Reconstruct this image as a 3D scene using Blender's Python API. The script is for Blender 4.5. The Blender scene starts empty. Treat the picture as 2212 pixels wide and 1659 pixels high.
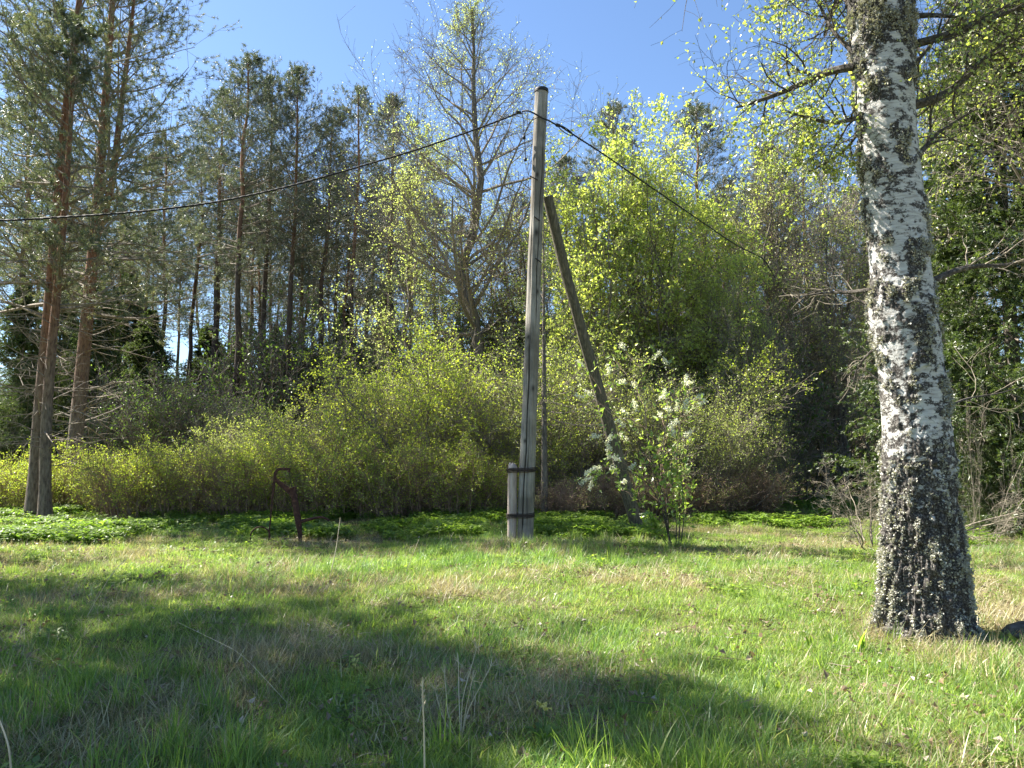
import bpy, math
import numpy as np
C = bpy.context.scene
COL = C.collection
R = math.radians
PI = math.pi

# ------------------------------------------------------------------ camera, sky, sun, exposure
CAM_Z = 1.5; PITCH = R(5.3); FPX = 1598.0          # focal length in pixels of a 2212 px wide picture
cd = bpy.data.cameras.new("camera"); cam = bpy.data.objects.new("camera", cd); COL.objects.link(cam)
cd.sensor_width = 36; cd.lens = 26; cd.clip_end = 3000; cd.clip_start = 0.05
cam.location = (0, 0, CAM_Z); cam.rotation_euler = (PI/2 + PITCH, 0, 0)
C.camera = cam
SUN_AZ = R(66); SUN_EL = R(49)                      # azimuth to the left of the view direction
sdir = (-math.sin(SUN_AZ)*math.cos(SUN_EL), math.cos(SUN_AZ)*math.cos(SUN_EL), math.sin(SUN_EL))
w = bpy.data.worlds.new("World"); C.world = w; w.use_nodes = True
nt = w.node_tree; bg = nt.nodes['Background']
sky = nt.nodes.new('ShaderNodeTexSky'); sky.sky_type = 'NISHITA'; sky.sun_disc = False
sky.sun_elevation = SUN_EL; sky.sun_rotation = -SUN_AZ
sky.altitude = 0; sky.air_density = 1.0; sky.dust_density = 0.3; sky.ozone_density = 5
nt.links.new(sky.outputs[0], bg.inputs[0]); bg.inputs[1].default_value = 0.058
sl = bpy.data.lights.new("sun", 'SUN'); sl.energy = 5.0; sl.angle = R(0.55); sl.color = (1, .94, .84)
so = bpy.data.objects.new("sun", sl); COL.objects.link(so)
from mathutils import Vector
so.rotation_euler = Vector(sdir).to_track_quat('Z', 'Y').to_euler(); so.location = (-20, 10, 30)
C.view_settings.view_transform = 'Standard'; C.view_settings.look = 'None'
C.view_settings.exposure = 2.05; C.view_settings.gamma = 1
C.render.engine = 'CYCLES'
C.cycles.max_bounces = 5; C.cycles.diffuse_bounces = 4; C.cycles.transmission_bounces = 4; C.cycles.glossy_bounces = 1

# ------------------------------------------------------------------ helpers
cp, sp = math.cos(PITCH), math.sin(PITCH)
def at(px, py, Y):
    """point on the ray through picture point (px, py) at world depth Y"""
    a = (px-1106)/FPX; b = (829.5-py)/FPX
    d = np.array([a, cp - sp*b, sp + cp*b]); s = Y/d[1]
    return np.array([0, 0, CAM_Z]) + d*s
def gx(px, Y): return float(at(px, 977, Y)[0])

def norm(a): return a/np.maximum(np.linalg.norm(a, axis=-1, keepdims=True), 1e-9)

def vnoise(p, seed=0):
    """3D value noise in 0..1"""
    i = np.floor(p).astype(np.int64); f = p - i; f = f*f*(3-2*f)
    def h(a):
        n = a[..., 0]*374761393 + a[..., 1]*668265263 + a[..., 2]*2147483647 + seed*974634777
        n = (n ^ (n >> 13))*1274126177 & 0xffffffff
        n = n ^ (n >> 16)
        return (n & 0xffff)/65535.0
    r = 0
    for dx in (0, 1):
        for dy in (0, 1):
            for dz in (0, 1):
                wgt = (f[..., 0] if dx else 1-f[..., 0])*(f[..., 1] if dy else 1-f[..., 1])*(f[..., 2] if dz else 1-f[..., 2])
                r = r + wgt*h(i + np.array([dx, dy, dz]))
    return r
def fbm(p, o=4, seed=0):
    r = 0; a = .5; s = 0
    for k in range(o):
        r = r + a*vnoise(p*(2**k), seed+k); s += a; a *= .5
    return r/s

class Geo:
    def __init__(s): s.v = []; s.r = []; s.q = []; s.t = []; s.n = 0
    def add(s, v, quads=None, tris=None, mat=0, rnd=None):
        v = np.asarray(v, float).reshape(-1, 3)
        if rnd is None: rnd = np.zeros(len(v))
        s.v.append(v); s.r.append(np.broadcast_to(rnd, (len(v),)).astype(float))
        if quads is not None and len(quads): s.q.append((np.asarray(quads, np.int64).reshape(-1, 4)+s.n, mat))
        if tris is not None and len(tris): s.t.append((np.asarray(tris, np.int64).reshape(-1, 3)+s.n, mat))
        s.n += len(v)
    def build(s, name, mats, parent=None, smooth=False, origin=None):
        v = np.concatenate(s.v); rn = np.concatenate(s.r)
        if origin is not None: v = v - np.asarray(origin)
        me = bpy.data.meshes.new(name)
        nq = sum(len(a) for a, _ in s.q); ntr = sum(len(a) for a, _ in s.t)
        me.vertices.add(len(v)); me.vertices.foreach_set('co', v.astype(np.float32).ravel())
        loops = np.concatenate([a.ravel() for a, _ in s.q] + [a.ravel() for a, _ in s.t])
        me.loops.add(len(loops)); me.loops.foreach_set('vertex_index', loops.astype(np.int32))
        me.polygons.add(nq+ntr)
        st = np.concatenate([np.arange(nq)*4, nq*4+np.arange(ntr)*3])
        me.polygons.foreach_set('loop_start', st.astype(np.int32))
        mi = np.concatenate([np.full(len(a), m) for a, m in s.q] + [np.full(len(a), m) for a, m in s.t])
        me.polygons.foreach_set('material_index', mi.astype(np.int32))
        me.polygons.foreach_set('use_smooth', np.full(nq+ntr, smooth))
        at_ = me.attributes.new('rnd', 'FLOAT', 'POINT'); at_.data.foreach_set('value', rn.astype(np.float32))
        me.update(calc_edges=True)
        for m in (mats if isinstance(mats, (list, tuple)) else [mats]): me.materials.append(m)
        o = bpy.data.objects.new(name, me); COL.objects.link(o)
        if parent is not None: o.parent = parent
        return o

def tubes(g, P, Rr, s=4, mat=0, rnd=None, cap=False, twist=None):
    """P (B,K,3) polylines, Rr (B,K) radii"""
    P = np.asarray(P, float); Rr = np.asarray(Rr, float)
    if P.ndim == 2: P = P[None]; Rr = Rr[None]
    B, K, _ = P.shape
    T = norm(np.gradient(P, axis=1))
    m = norm(P[:, -1]-P[:, 0])
    ref = np.where(np.abs(m[:, 2:3]) > .8, np.array([[1., 0, 0]]), np.array([[0, 0, 1.]]))
    U = norm(np.cross(T, ref[:, None, :])); V = np.cross(T, U)
    a = np.arange(s)/s*2*PI
    ring = P[:, :, None, :] + Rr[:, :, None, None]*(np.cos(a)[None, None, :, None]*U[:, :, None, :] + np.sin(a)[None, None, :, None]*V[:, :, None, :])
    i = np.arange(B*K*s).reshape(B, K, s); j = np.roll(i, -1, axis=2)
    q = np.stack([i[:, :-1], j[:, :-1], j[:, 1:], i[:, 1:]], -1).reshape(-1, 4)
    rv = None if rnd is None else np.repeat(rnd, K*s)
    g.add(ring.reshape(-1, 3), q[:, ::-1], mat=mat, rnd=rv)
    if cap:
        for b in range(B):
            for k, rev in ((0, False), (K-1, True)):
                c = P[b, k]; rg = ring[b, k]
                tr = [(s, x, (x+1) % s) if rev else (s, (x+1) % s, x) for x in range(s)]
                g.add(np.vstack([rg, c]), tris=tr, mat=mat)

def spawn(rng, P, Rr, n, t0, t1, ang, length, K=4, up=0., wob=.12, rr=.55, rel=True, angj=.2, flat=0., tip=.25, lj=.35, bias=None):
    B, KP, _ = P.shape
    t = (np.arange(n)[None]+rng.random((B, n)))/n*(t1-t0)+t0
    f = t*(KP-1); i = np.clip(np.floor(f).astype(int), 0, KP-2); fr = (f-i)[..., None]
    bi = np.arange(B)[:, None]
    a = P[bi, i]; b = P[bi, i+1]; st = a+(b-a)*fr; tn = norm(b-a)
    r = Rr[bi, i]*(1-fr[..., 0])+Rr[bi, i+1]*fr[..., 0]
    rn = rng.normal(size=(B, n, 3)); rn[..., 2] *= (1-flat)
    if bias is not None: rn = rn + np.asarray(bias)
    pr = norm(rn - np.sum(rn*tn, -1, keepdims=True)*tn)
    A = (ang(t) if callable(ang) else ang) + angj*rng.normal(size=(B, n))
    d = np.cos(A)[..., None]*tn + np.sin(A)[..., None]*pr
    L = (length(t) if callable(length) else length)*(1-lj+2*lj*rng.random((B, n)))
    if rel:
        pl = np.linalg.norm(np.diff(P, axis=1), axis=-1).sum(1)
        L = L*pl[:, None]
    st = st.reshape(-1, 3); d = d.reshape(-1, 3); L = L.reshape(-1); r = r.reshape(-1); tt = t.reshape(-1)
    upv = up(tt) if callable(up) else np.full(len(tt), up)
    out = [st]; p = st.copy()
    for k in range(K-1):
        p = p + d*(L/(K-1))[:, None]; out.append(p.copy())
        d = norm(d + np.array([0, 0, 1.])*upv[:, None] + wob*rng.normal(size=d.shape))
    C_ = np.stack(out, 1)
    rb = np.minimum(r*rr, r*.95)
    CR = rb[:, None]*np.linspace(1, tip, K)[None]
    return C_, CR, tt

def sample(rng, P, n, t0=.2, t1=1.):
    """n points and tangents along every polyline"""
    B, K, _ = P.shape
    t = (np.arange(n)[None]+rng.random((B, n)))/n*(t1-t0)+t0
    f = t*(K-1); i = np.clip(np.floor(f).astype(int), 0, K-2); fr = (f-i)[..., None]
    bi = np.arange(B)[:, None]; a = P[bi, i]; b = P[bi, i+1]
    return (a+(b-a)*fr).reshape(-1, 3), norm(b-a).reshape(-1, 3)

def leaves(g, rng, c, tn, size, mat=1, aspect=.6, spread=1.1, jit=.0, droop=0., fold=.15, rnd=None):
    n = len(c)
    c = c + rng.normal(size=c.shape)*jit
    d = norm(tn + spread*rng.normal(size=(n, 3)) + np.array([0, 0, -droop]))
    u = norm(np.cross(d, rng.normal(size=(n, 3)))); nn = np.cross(d, u)
    L = size*(.6+.8*rng.random(n))[:, None]; W = L*aspect*.5
    v = np.stack([c, c+d*L*.45+u*W+nn*L*fold, c+d*L, c+d*L*.45-u*W+nn*L*fold], 1)
    if rnd is None: rnd = rng.random(n)
    g.add(v.reshape(-1, 3), np.arange(4*n).reshape(n, 4), mat=mat, rnd=np.repeat(rnd, 4))

def needles(g, rng, c, tn, m, length, width, mat=1, ang=.75):
    n = len(c)
    c = np.repeat(c, m, 0); tn = np.repeat(tn, m, 0); rn = np.repeat(rng.random(n), m)
    N = n*m
    r = rng.normal(size=(N, 3)); pr = norm(r - np.sum(r*tn, -1, keepdims=True)*tn)
    A = ang*(.5+.9*rng.random(N))[:, None]
    d = np.cos(A)*tn + np.sin(A)*pr
    u = norm(np.cross(d, rng.normal(size=(N, 3))))
    L = length*(.7+.5*rng.random(N))[:, None]
    c = c + tn*(rng.random((N, 1))-.5)*length*.9
    v = np.stack([c-u*width/2, c+u*width/2, c+d*L], 1)
    g.add(v.reshape(-1, 3), tris=np.arange(3*N).reshape(N, 3), mat=mat, rnd=np.repeat(rn, 3))

def tag(o, label=None, cat=None, group=None, kind=None):
    if label: o['label'] = label
    if cat: o['category'] = cat
    if group: o['group'] = group
    if kind: o['kind'] = kind
    return o
def empty(name, loc=(0, 0, 0)):
    o = bpy.data.objects.new(name, None); COL.objects.link(o); o.location = loc; o.empty_display_size = .2
    return o
def dup(root, loc, rz=0, sc=1.0, label=None, group=None):
    r = root.copy(); COL.objects.link(r); r.location = loc; r.rotation_euler = (0, 0, rz)
    r.scale = sc if isinstance(sc, (tuple, list)) else (sc, sc, sc)
    for ch in root.children:
        c = ch.copy(); COL.objects.link(c); c.parent = r
    if label: r['label'] = label
    if group: r['group'] = group
    return r
class Proto:
    """first placement uses the source itself, later ones are copies"""
    def __init__(s, root): s.root = root; s.used = False
    def put(s, loc, rz=0, sc=1.0, label=None, group=None, cat=None):
        if not s.used:
            s.used = True; r = s.root; r.location = loc; r.rotation_euler = (0, 0, rz)
            r.scale = sc if isinstance(sc, (tuple, list)) else (sc, sc, sc)
            if label: r['label'] = label
            if group: r['group'] = group
        else: r = dup(s.root, loc, rz, sc, label, group)
        return r

# ------------------------------------------------------------------ materials
def nmat(name):
    m = bpy.data.materials.new(name); m.use_nodes = True; n = m.node_tree; n.nodes.clear()
    o = n.nodes.new('ShaderNodeOutputMaterial'); return m, n, o
def ramp(n, stops):
    r = n.nodes.new('ShaderNodeValToRGB'); e = r.color_ramp.elements
    while len(e) > 1: e.remove(e[-1])
    e[0].position = stops[0][0]; e[0].color = (*stops[0][1], 1)
    for p, c in stops[1:]:
        x = e.new(p); x.color = (*c, 1)
    return r
def leafmat(name, stops, trans=.45, gloss=.06, rough=.45, tcol=1.7):
    trans = min(.62, trans*1.2)
    m, n, o = nmat(name)
    a = n.nodes.new('ShaderNodeAttribute'); a.attribute_name = 'rnd'
    oi = n.nodes.new('ShaderNodeObjectInfo')
    ad = n.nodes.new('ShaderNodeMath'); ad.operation = 'MULTIPLY_ADD'; ad.inputs[1].default_value = .85
    n.links.new(a.outputs['Fac'], ad.inputs[0])
    sc = n.nodes.new('ShaderNodeMath'); sc.operation = 'MULTIPLY'; sc.inputs[1].default_value = .15
    n.links.new(oi.outputs['Random'], sc.inputs[0]); n.links.new(sc.outputs[0], ad.inputs[2])
    r = ramp(n, stops); n.links.new(ad.outputs[0], r.inputs[0])
    d = n.nodes.new('ShaderNodeBsdfDiffuse'); t = n.nodes.new('ShaderNodeBsdfTranslucent')
    g = n.nodes.new('ShaderNodeBsdfGlossy'); g.inputs['Roughness'].default_value = rough
    br = n.nodes.new('ShaderNodeMix'); br.data_type = 'RGBA'; br.blend_type = 'MULTIPLY'; br.inputs[0].default_value = 1
    br.inputs[7].default_value = (.98*tcol, 1.0*tcol, .55*tcol, 1)
    n.links.new(r.outputs[0], br.inputs[6]); n.links.new(br.outputs[2], t.inputs[0])
    n.links.new(r.outputs[0], d.inputs[0])
    m1 = n.nodes.new('ShaderNodeMixShader'); m1.inputs[0].default_value = trans
    m2 = n.nodes.new('ShaderNodeMixShader'); m2.inputs[0].default_value = gloss
    n.links.new(d.outputs[0], m1.inputs[1]); n.links.new(t.outputs[0], m1.inputs[2])
    n.links.new(m1.outputs[0], m2.inputs[1]); n.links.new(g.outputs[0], m2.inputs[2])
    n.links.new(m2.outputs[0], o.inputs[0])
    return m
def barkmat(name, stops, scale=(6, 6, 1.5), rough=.9, bump=.5, zramp=None, detail=6, crack=False):
    m, n, o = nmat(name)
    tc = n.nodes.new('ShaderNodeTexCoord'); mp = n.nodes.new('ShaderNodeMapping'); mp.inputs['Scale'].default_value = scale
    n.links.new(tc.outputs['Object'], mp.inputs[0])
    nz = n.nodes.new('ShaderNodeTexNoise'); nz.inputs['Detail'].default_value = detail; nz.inputs['Scale'].default_value = 4; nz.inputs['Roughness'].default_value = .65
    n.links.new(mp.outputs[0], nz.inputs[0])
    r = ramp(n, stops); n.links.new(nz.outputs[0], r.inputs[0])
    p = n.nodes.new('ShaderNodeBsdfPrincipled'); p.inputs['Roughness'].default_value = rough
    p.inputs['Specular IOR Level'].default_value = .25
    col = r.outputs[0]
    if zramp:
        z0, z1, stops2 = zramp
        r2 = ramp(n, stops2); n.links.new(nz.outputs[0], r2.inputs[0])
        sx = n.nodes.new('ShaderNodeSeparateXYZ'); n.links.new(tc.outputs['Object'], sx.inputs[0])
        mr = n.nodes.new('ShaderNodeMapRange'); mr.inputs[1].default_value = z0; mr.inputs[2].default_value = z1
        n2 = n.nodes.new('ShaderNodeTexNoise'); n2.inputs['Scale'].default_value = 1.3; n.links.new(tc.outputs['Object'], n2.inputs[0])
        ma = n.nodes.new('ShaderNodeMath'); ma.operation = 'MULTIPLY_ADD'; ma.inputs[1].default_value = 4; n.links.new(n2.outputs[0], ma.inputs[0]); n.links.new(sx.outputs[2], ma.inputs[2])
        sb = n.nodes.new('ShaderNodeMath'); sb.operation = 'SUBTRACT'; sb.inputs[1].default_value = 2; n.links.new(ma.outputs[0], sb.inputs[0])
        n.links.new(sb.outputs[0], mr.inputs[0])
        mx = n.nodes.new('ShaderNodeMix'); mx.data_type = 'RGBA'
        n.links.new(mr.outputs[0], mx.inputs[0]); n.links.new(r.outputs[0], mx.inputs[6]); n.links.new(r2.outputs[0], mx.inputs[7])
        col = mx.outputs[2]
    if crack:
        ca_ = n.nodes.new('ShaderNodeAttribute'); ca_.attribute_name = 'rnd'
        st = n.nodes.new('ShaderNodeTexNoise'); st.inputs['Scale'].default_value = 2.2; st.inputs['Detail'].default_value = 4; n.links.new(tc.outputs['Object'], st.inputs[0])
        sr = ramp(n, [(.38, (.55, .53, .50)), (.6, (1, 1, 1))]); n.links.new(st.outputs[0], sr.inputs[0])
        m0 = n.nodes.new('ShaderNodeMix'); m0.data_type = 'RGBA'; m0.blend_type = 'MULTIPLY'; m0.inputs[0].default_value = 1
        n.links.new(col, m0.inputs[6]); n.links.new(sr.outputs[0], m0.inputs[7])
        m3 = n.nodes.new('ShaderNodeMix'); m3.data_type = 'RGBA'; m3.inputs[7].default_value = (.018, .015, .012, 1)
        n.links.new(ca_.outputs['Fac'], m3.inputs[0]); n.links.new(m0.outputs[2], m3.inputs[6]); col = m3.outputs[2]
    n.links.new(col, p.inputs['Base Color'])
    if bump:
        b = n.nodes.new('ShaderNodeBump'); b.inputs['Strength'].default_value = bump; b.inputs['Distance'].default_value = .03
        n.links.new(nz.outputs[0], b.inputs['Height']); n.links.new(b.outputs[0], p.inputs['Normal'])
    n.links.new(p.outputs[0], o.inputs[0])
    return m

M = {}
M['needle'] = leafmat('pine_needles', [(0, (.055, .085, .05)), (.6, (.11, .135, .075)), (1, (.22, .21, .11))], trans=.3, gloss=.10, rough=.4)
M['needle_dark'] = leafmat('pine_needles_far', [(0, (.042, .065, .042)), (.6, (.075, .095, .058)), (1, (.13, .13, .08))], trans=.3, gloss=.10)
M['spruce'] = leafmat('spruce_needles', [(0, (.035, .06, .018)), (.6, (.075, .115, .03)), (1, (.15, .19, .05))], trans=.3, gloss=.06)
M['leaf_yg'] = leafmat('maple_leaves', [(0, (.24, .31, .07)), (.5, (.37, .44, .11)), (1, (.53, .55, .19))], trans=.5)
M['leaf_lime'] = leafmat('young_leaves', [(0, (.24, .31, .10)), (.5, (.38, .45, .17)), (1, (.53, .55, .27))], trans=.5)
M['leaf_bush'] = leafmat('bush_leaves', [(0, (.16, .24, .03)), (.5, (.30, .38, .05)), (1, (.46, .48, .09))], trans=.5)
M['leaf_olive'] = leafmat('olive_leaves', [(0, (.22, .29, .08)), (.5, (.36, .43, .12)), (1, (.50, .52, .19))], trans=.45)
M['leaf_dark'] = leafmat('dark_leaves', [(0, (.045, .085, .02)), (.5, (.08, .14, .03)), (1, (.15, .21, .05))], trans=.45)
M['leaf_birch'] = leafmat('birch_leaves', [(0, (.15, .20, .04)), (.5, (.26, .33, .07)), (1, (.42, .42, .14))], trans=.5, gloss=.1)
M['leaf_cherry'] = leafmat('cherry_leaves', [(0, (.14, .22, .04)), (.6, (.24, .34, .06)), (1, (.40, .48, .12))], trans=.45, gloss=.08)
M['flower'] = leafmat('white_blossom', [(0, (.70, .72, .62)), (1, (.85, .85, .80))], trans=.35, gloss=.02, tcol=.9)
M['grass'] = leafmat('grass_blades', [(0, (.08, .155, .03)), (.5, (.165, .265, .055)), (.88, (.28, .36, .09)), (1, (.42, .42, .20))], trans=.45, gloss=.03, rough=.5)
M['grass_blue'] = leafmat('tall_grass_blades', [(0, (.07, .15, .04)), (.5, (.13, .25, .065)), (1, (.23, .35, .10))], trans=.4, gloss=.05, rough=.45)
M['thatch'] = leafmat('dead_grass', [(0, (.13, .10, .055)), (.5, (.29, .25, .14)), (1, (.48, .43, .27))], trans=.25, gloss=.04)
M['litter'] = leafmat('fallen_leaves', [(0, (.09, .06, .035)), (.5, (.24, .17, .10)), (1, (.55, .48, .38))], trans=.15)
M['herb'] = leafmat('ground_herbs', [(0, (.08, .15, .025)), (.5, (.16, .26, .04)), (1, (.30, .39, .08))], trans=.5, gloss=.05)
M['pinebark'] = barkmat('pine_bark', [(.3, (.05, .04, .035)), (.5, (.15, .12, .095)), (.7, (.24, .20, .165))],
                        zramp=(2.5, 5.5, [(.3, (.07, .03, .018)), (.5, (.21, .105, .06)), (.7, (.33, .18, .10))]))
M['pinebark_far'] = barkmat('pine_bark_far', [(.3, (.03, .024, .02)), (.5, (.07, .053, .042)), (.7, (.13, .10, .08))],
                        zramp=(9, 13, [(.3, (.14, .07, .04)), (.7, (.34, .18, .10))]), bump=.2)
M['twig'] = barkmat('grey_twigs', [(.3, (.14, .115, .09)), (.7, (.30, .26, .21))], bump=0, detail=2)
M['twig_brown'] = barkmat('brown_twigs', [(.3, (.18, .12, .085)), (.7, (.38, .27, .19))], bump=0, detail=2)
M['twig_pale'] = barkmat('pale_dead_twigs', [(.3, (.13, .11, .085)), (.7, (.30, .26, .20))], bump=0, detail=2)
M['bark'] = barkmat('grey_bark', [(.3, (.06, .05, .04)), (.5, (.14, .12, .10)), (.7, (.25, .22, .18))])
M['wood'] = barkmat('weathered_wood', [(.25, (.12, .11, .10)), (.45, (.27, .25, .22)), (.7, (.40, .375, .33))], scale=(9, 9, .5), bump=.5, crack=True)
M['wood_dark'] = barkmat('old_brace_wood', [(.25, (.04, .036, .026)), (.5, (.11, .098, .07)), (.75, (.24, .21, .15))], scale=(9, 9, .6), bump=.5)
M['stub'] = barkmat('pale_stub_wood', [(.25, (.24, .18, .15)), (.5, (.40, .33, .28)), (.75, (.52, .45, .39))], scale=(5, 5, .7), bump=.4)
M['black'] = barkmat('black_rubber', [(.3, (.012, .012, .013)), (.7, (.035, .034, .034))], bump=.1, rough=.6)
M['band'] = barkmat('rusty_band', [(.3, (.02, .018, .017)), (.7, (.07, .05, .04))], bump=.4, rough=.8)
M['rust'] = barkmat('rusted_iron', [(.3, (.02, .011, .009)), (.5, (.06, .028, .021)), (.75, (.15, .075, .05))], scale=(5, 5, 5), bump=.4, rough=.85)
M['shade_litter'] = barkmat('shade_litter_brown', [(.3, (.04, .035, .028)), (.5, (.10, .085, .065)), (.75, (.24, .21, .17))], scale=(3, 3, 3), bump=.8)
M['lichen'] = leafmat('grey_lichen', [(0, (.19, .185, .155)), (.5, (.37, .36, .31)), (1, (.58, .57, .50))], trans=.12, gloss=.02)

# ground material
def ground_mat():
    m, n, o = nmat('meadow_soil')
    tc = n.nodes.new('ShaderNodeTexCoord')
    a = n.nodes.new('ShaderNodeTexNoise'); a.inputs['Scale'].default_value = .9; a.inputs['Detail'].default_value = 6
    b = n.nodes.new('ShaderNodeTexNoise'); b.inputs['Scale'].default_value = 40; b.inputs['Detail'].default_value = 5; b.inputs['Roughness'].default_value = .8
    n.links.new(tc.outputs['Object'], a.inputs[0]); n.links.new(tc.outputs['Object'], b.inputs[0])
    r1 = ramp(n, [(.3, (.05, .04, .022)), (.5, (.17, .14, .075)), (.7, (.34, .28, .17))])
    r2 = ramp(n, [(.3, (.03, .04, .012)), (.55, (.08, .12, .025)), (.75, (.15, .18, .05))])
    n.links.new(b.outputs[0], r1.inputs[0]); n.links.new(b.outputs[0], r2.inputs[0])
    mr = n.nodes.new('ShaderNodeMapRange'); mr.inputs[1].default_value = .42; mr.inputs[2].default_value = .6
    n.links.new(a.outputs[0], mr.inputs[0])
    mx = n.nodes.new('ShaderNodeMix'); mx.data_type = 'RGBA'
    n.links.new(mr.outputs[0], mx.inputs[0]); n.links.new(r1.outputs[0], mx.inputs[6]); n.links.new(r2.outputs[0], mx.inputs[7])
    p = n.nodes.new('ShaderNodeBsdfPrincipled'); p.inputs['Roughness'].default_value = 1; p.inputs['Specular IOR Level'].default_value = .1
    bp = n.nodes.new('ShaderNodeBump'); bp.inputs['Strength'].default_value = .8; bp.inputs['Distance'].default_value = .04
    n.links.new(b.outputs[0], bp.inputs['Height']); n.links.new(bp.outputs[0], p.inputs['Normal'])
    n.links.new(mx.outputs[2], p.inputs['Base Color']); n.links.new(p.outputs[0], o.inputs[0])
    return m
M['ground'] = ground_mat()

# ------------------------------------------------------------------ ground
def gz(x, y):
    x = np.asarray(x, float); y = np.asarray(y, float)
    p = np.stack([x*.35+7, y*.35+3, np.zeros_like(x)], -1)
    q = np.stack([x*1.6+1, y*1.6+9, np.zeros_like(x)], -1)
    fade = np.clip(1-(np.abs(y)-30)/30, 0, 1)*np.clip(1-(np.abs(x)-30)/30, 0, 1)
    return ((vnoise(p, 5)-.5)*.16 + (vnoise(q, 6)-.5)*.07)*fade
def ground():
    def axis(lo, hi, step, far):
        a = list(np.arange(lo, hi+1e-6, step)); d = step
        x = hi
        while x < far: d *= 1.5; x += d; a.append(x)
        x = lo; d = step
        while x > -far: d *= 1.5; x -= d; a.insert(0, x)
        return np.array(a)
    xs = axis(-16, 16, .2, 900); ys = axis(0, 30, .2, 900)
    X, Y = np.meshgrid(xs, ys); Z = gz(X, Y)
    g = Geo(); nx = len(xs); ny = len(ys)
    i = np.arange(nx*ny).reshape(ny, nx)
    q = np.stack([i[:-1, :-1], i[:-1, 1:], i[1:, 1:], i[1:, :-1]], -1).reshape(-1, 4)
    g.add(np.stack([X, Y, Z], -1).reshape(-1, 3), q)
    o = g.build('ground', M['ground'], smooth=True); tag(o, kind='structure')
ground()

# ------------------------------------------------------------------ grass and herbs (geometry-node scatter, one object each)
def blade_tuft(name, rng, n, rad, h0, h1, width, lean, mat, curl=.5, seg=3):
    g = Geo()
    a = rng.random(n)*2*PI; rr = rad*np.sqrt(rng.random(n))
    base = np.stack([rr*np.cos(a), rr*np.sin(a), np.full(n, -.02)], -1)
    h = h0+(h1-h0)*rng.random(n)**1.5
    az = rng.random(n)*2*PI; ln = lean*(.3+rng.random(n))
    hd = np.stack([np.cos(az), np.sin(az), np.zeros(n)], -1)
    side = np.stack([-np.sin(az+rng.normal(size=n)*.6), np.cos(az), np.zeros(n)], -1)
    rn = rng.random(n)
    P = []
    for k in range(seg+1):
        t = k/seg
        th = ln*(1+curl*t)
        c = base + (hd*(np.sin(th)*h*t)[:, None]) + np.array([0, 0, 1])*(np.cos(th)*h*t)[:, None]
        wd = width*(1-t**2*.93)*(.7+.6*rn)
        P.append(c-side*wd[:, None]/2); P.append(c+side*wd[:, None]/2)
    V = np.stack(P, 1)
    b = (np.arange(n)*(2*seg+2))[:, None]
    qs = np.concatenate([b+np.array([[2*k, 2*k+1, 2*k+3, 2*k+2]]) for k in range(seg)], 0)
    g.add(V.reshape(-1, 3), qs, rnd=np.repeat(rn, 2*seg+2))
    o = g.build(name, mat); COL.objects.unlink(o); return o
def litter(name, rng, n, rad, size, mat):
    g = Geo(); a = rng.random(n)*2*PI; rr = rad*np.sqrt(rng.random(n)); c = np.stack([rr*np.cos(a), rr*np.sin(a), .01+.04*rng.random(n)], -1)
    d = norm(rng.normal(size=(n, 3))*[1, 1, .25]); leaves(g, rng, c, d, size, mat=0, aspect=.75, spread=.05, fold=.25)
    n2 = 5; P = np.stack([rng.normal(size=(n2, 3))*[.12, .12, .01]+[0, 0, .02] for _ in range(2)], 1); tubes(g, P, np.full((n2, 2), .0018), s=4, rnd=rng.random(n2)*.4)
    o = g.build(name, mat); COL.objects.unlink(o); return o
def herb_tuft(name, rng, n, rad, h, size, mat):
    g = Geo()
    a = rng.random(n)*2*PI; rr = rad*np.sqrt(rng.random(n))
    c = np.stack([rr*np.cos(a), rr*np.sin(a), h*(.3+.7*rng.random(n))], -1)
    # stems
    P = np.stack([c*np.array([.8, .8, 0]), c], 1); tubes(g, P, np.full((n, 2), .002), s=3, mat=0, rnd=rng.random(n))
    for k in range(3):
        az = a+k*2.1+rng.random(n)*.5
        d = np.stack([np.cos(az), np.sin(az), .1+.3*rng.normal(size=n)], -1)
        d = norm(d); u = norm(np.cross(d, np.array([0, 0, 1.])))
        L = size*(.7+.6*rng.random(n))[:, None]
        v = np.stack([c, c+d*L*.45+u*L*.33, c+d*L+np.array([0, 0, -.15])*L, c+d*L*.45-u*L*.33], 1)
        g.add(v.reshape(-1, 3), np.arange(4*n).reshape(n, 4), rnd=np.repeat(rng.random(n), 4))
    o = g.build(name, mat); COL.objects.unlink(o); return o

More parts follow.
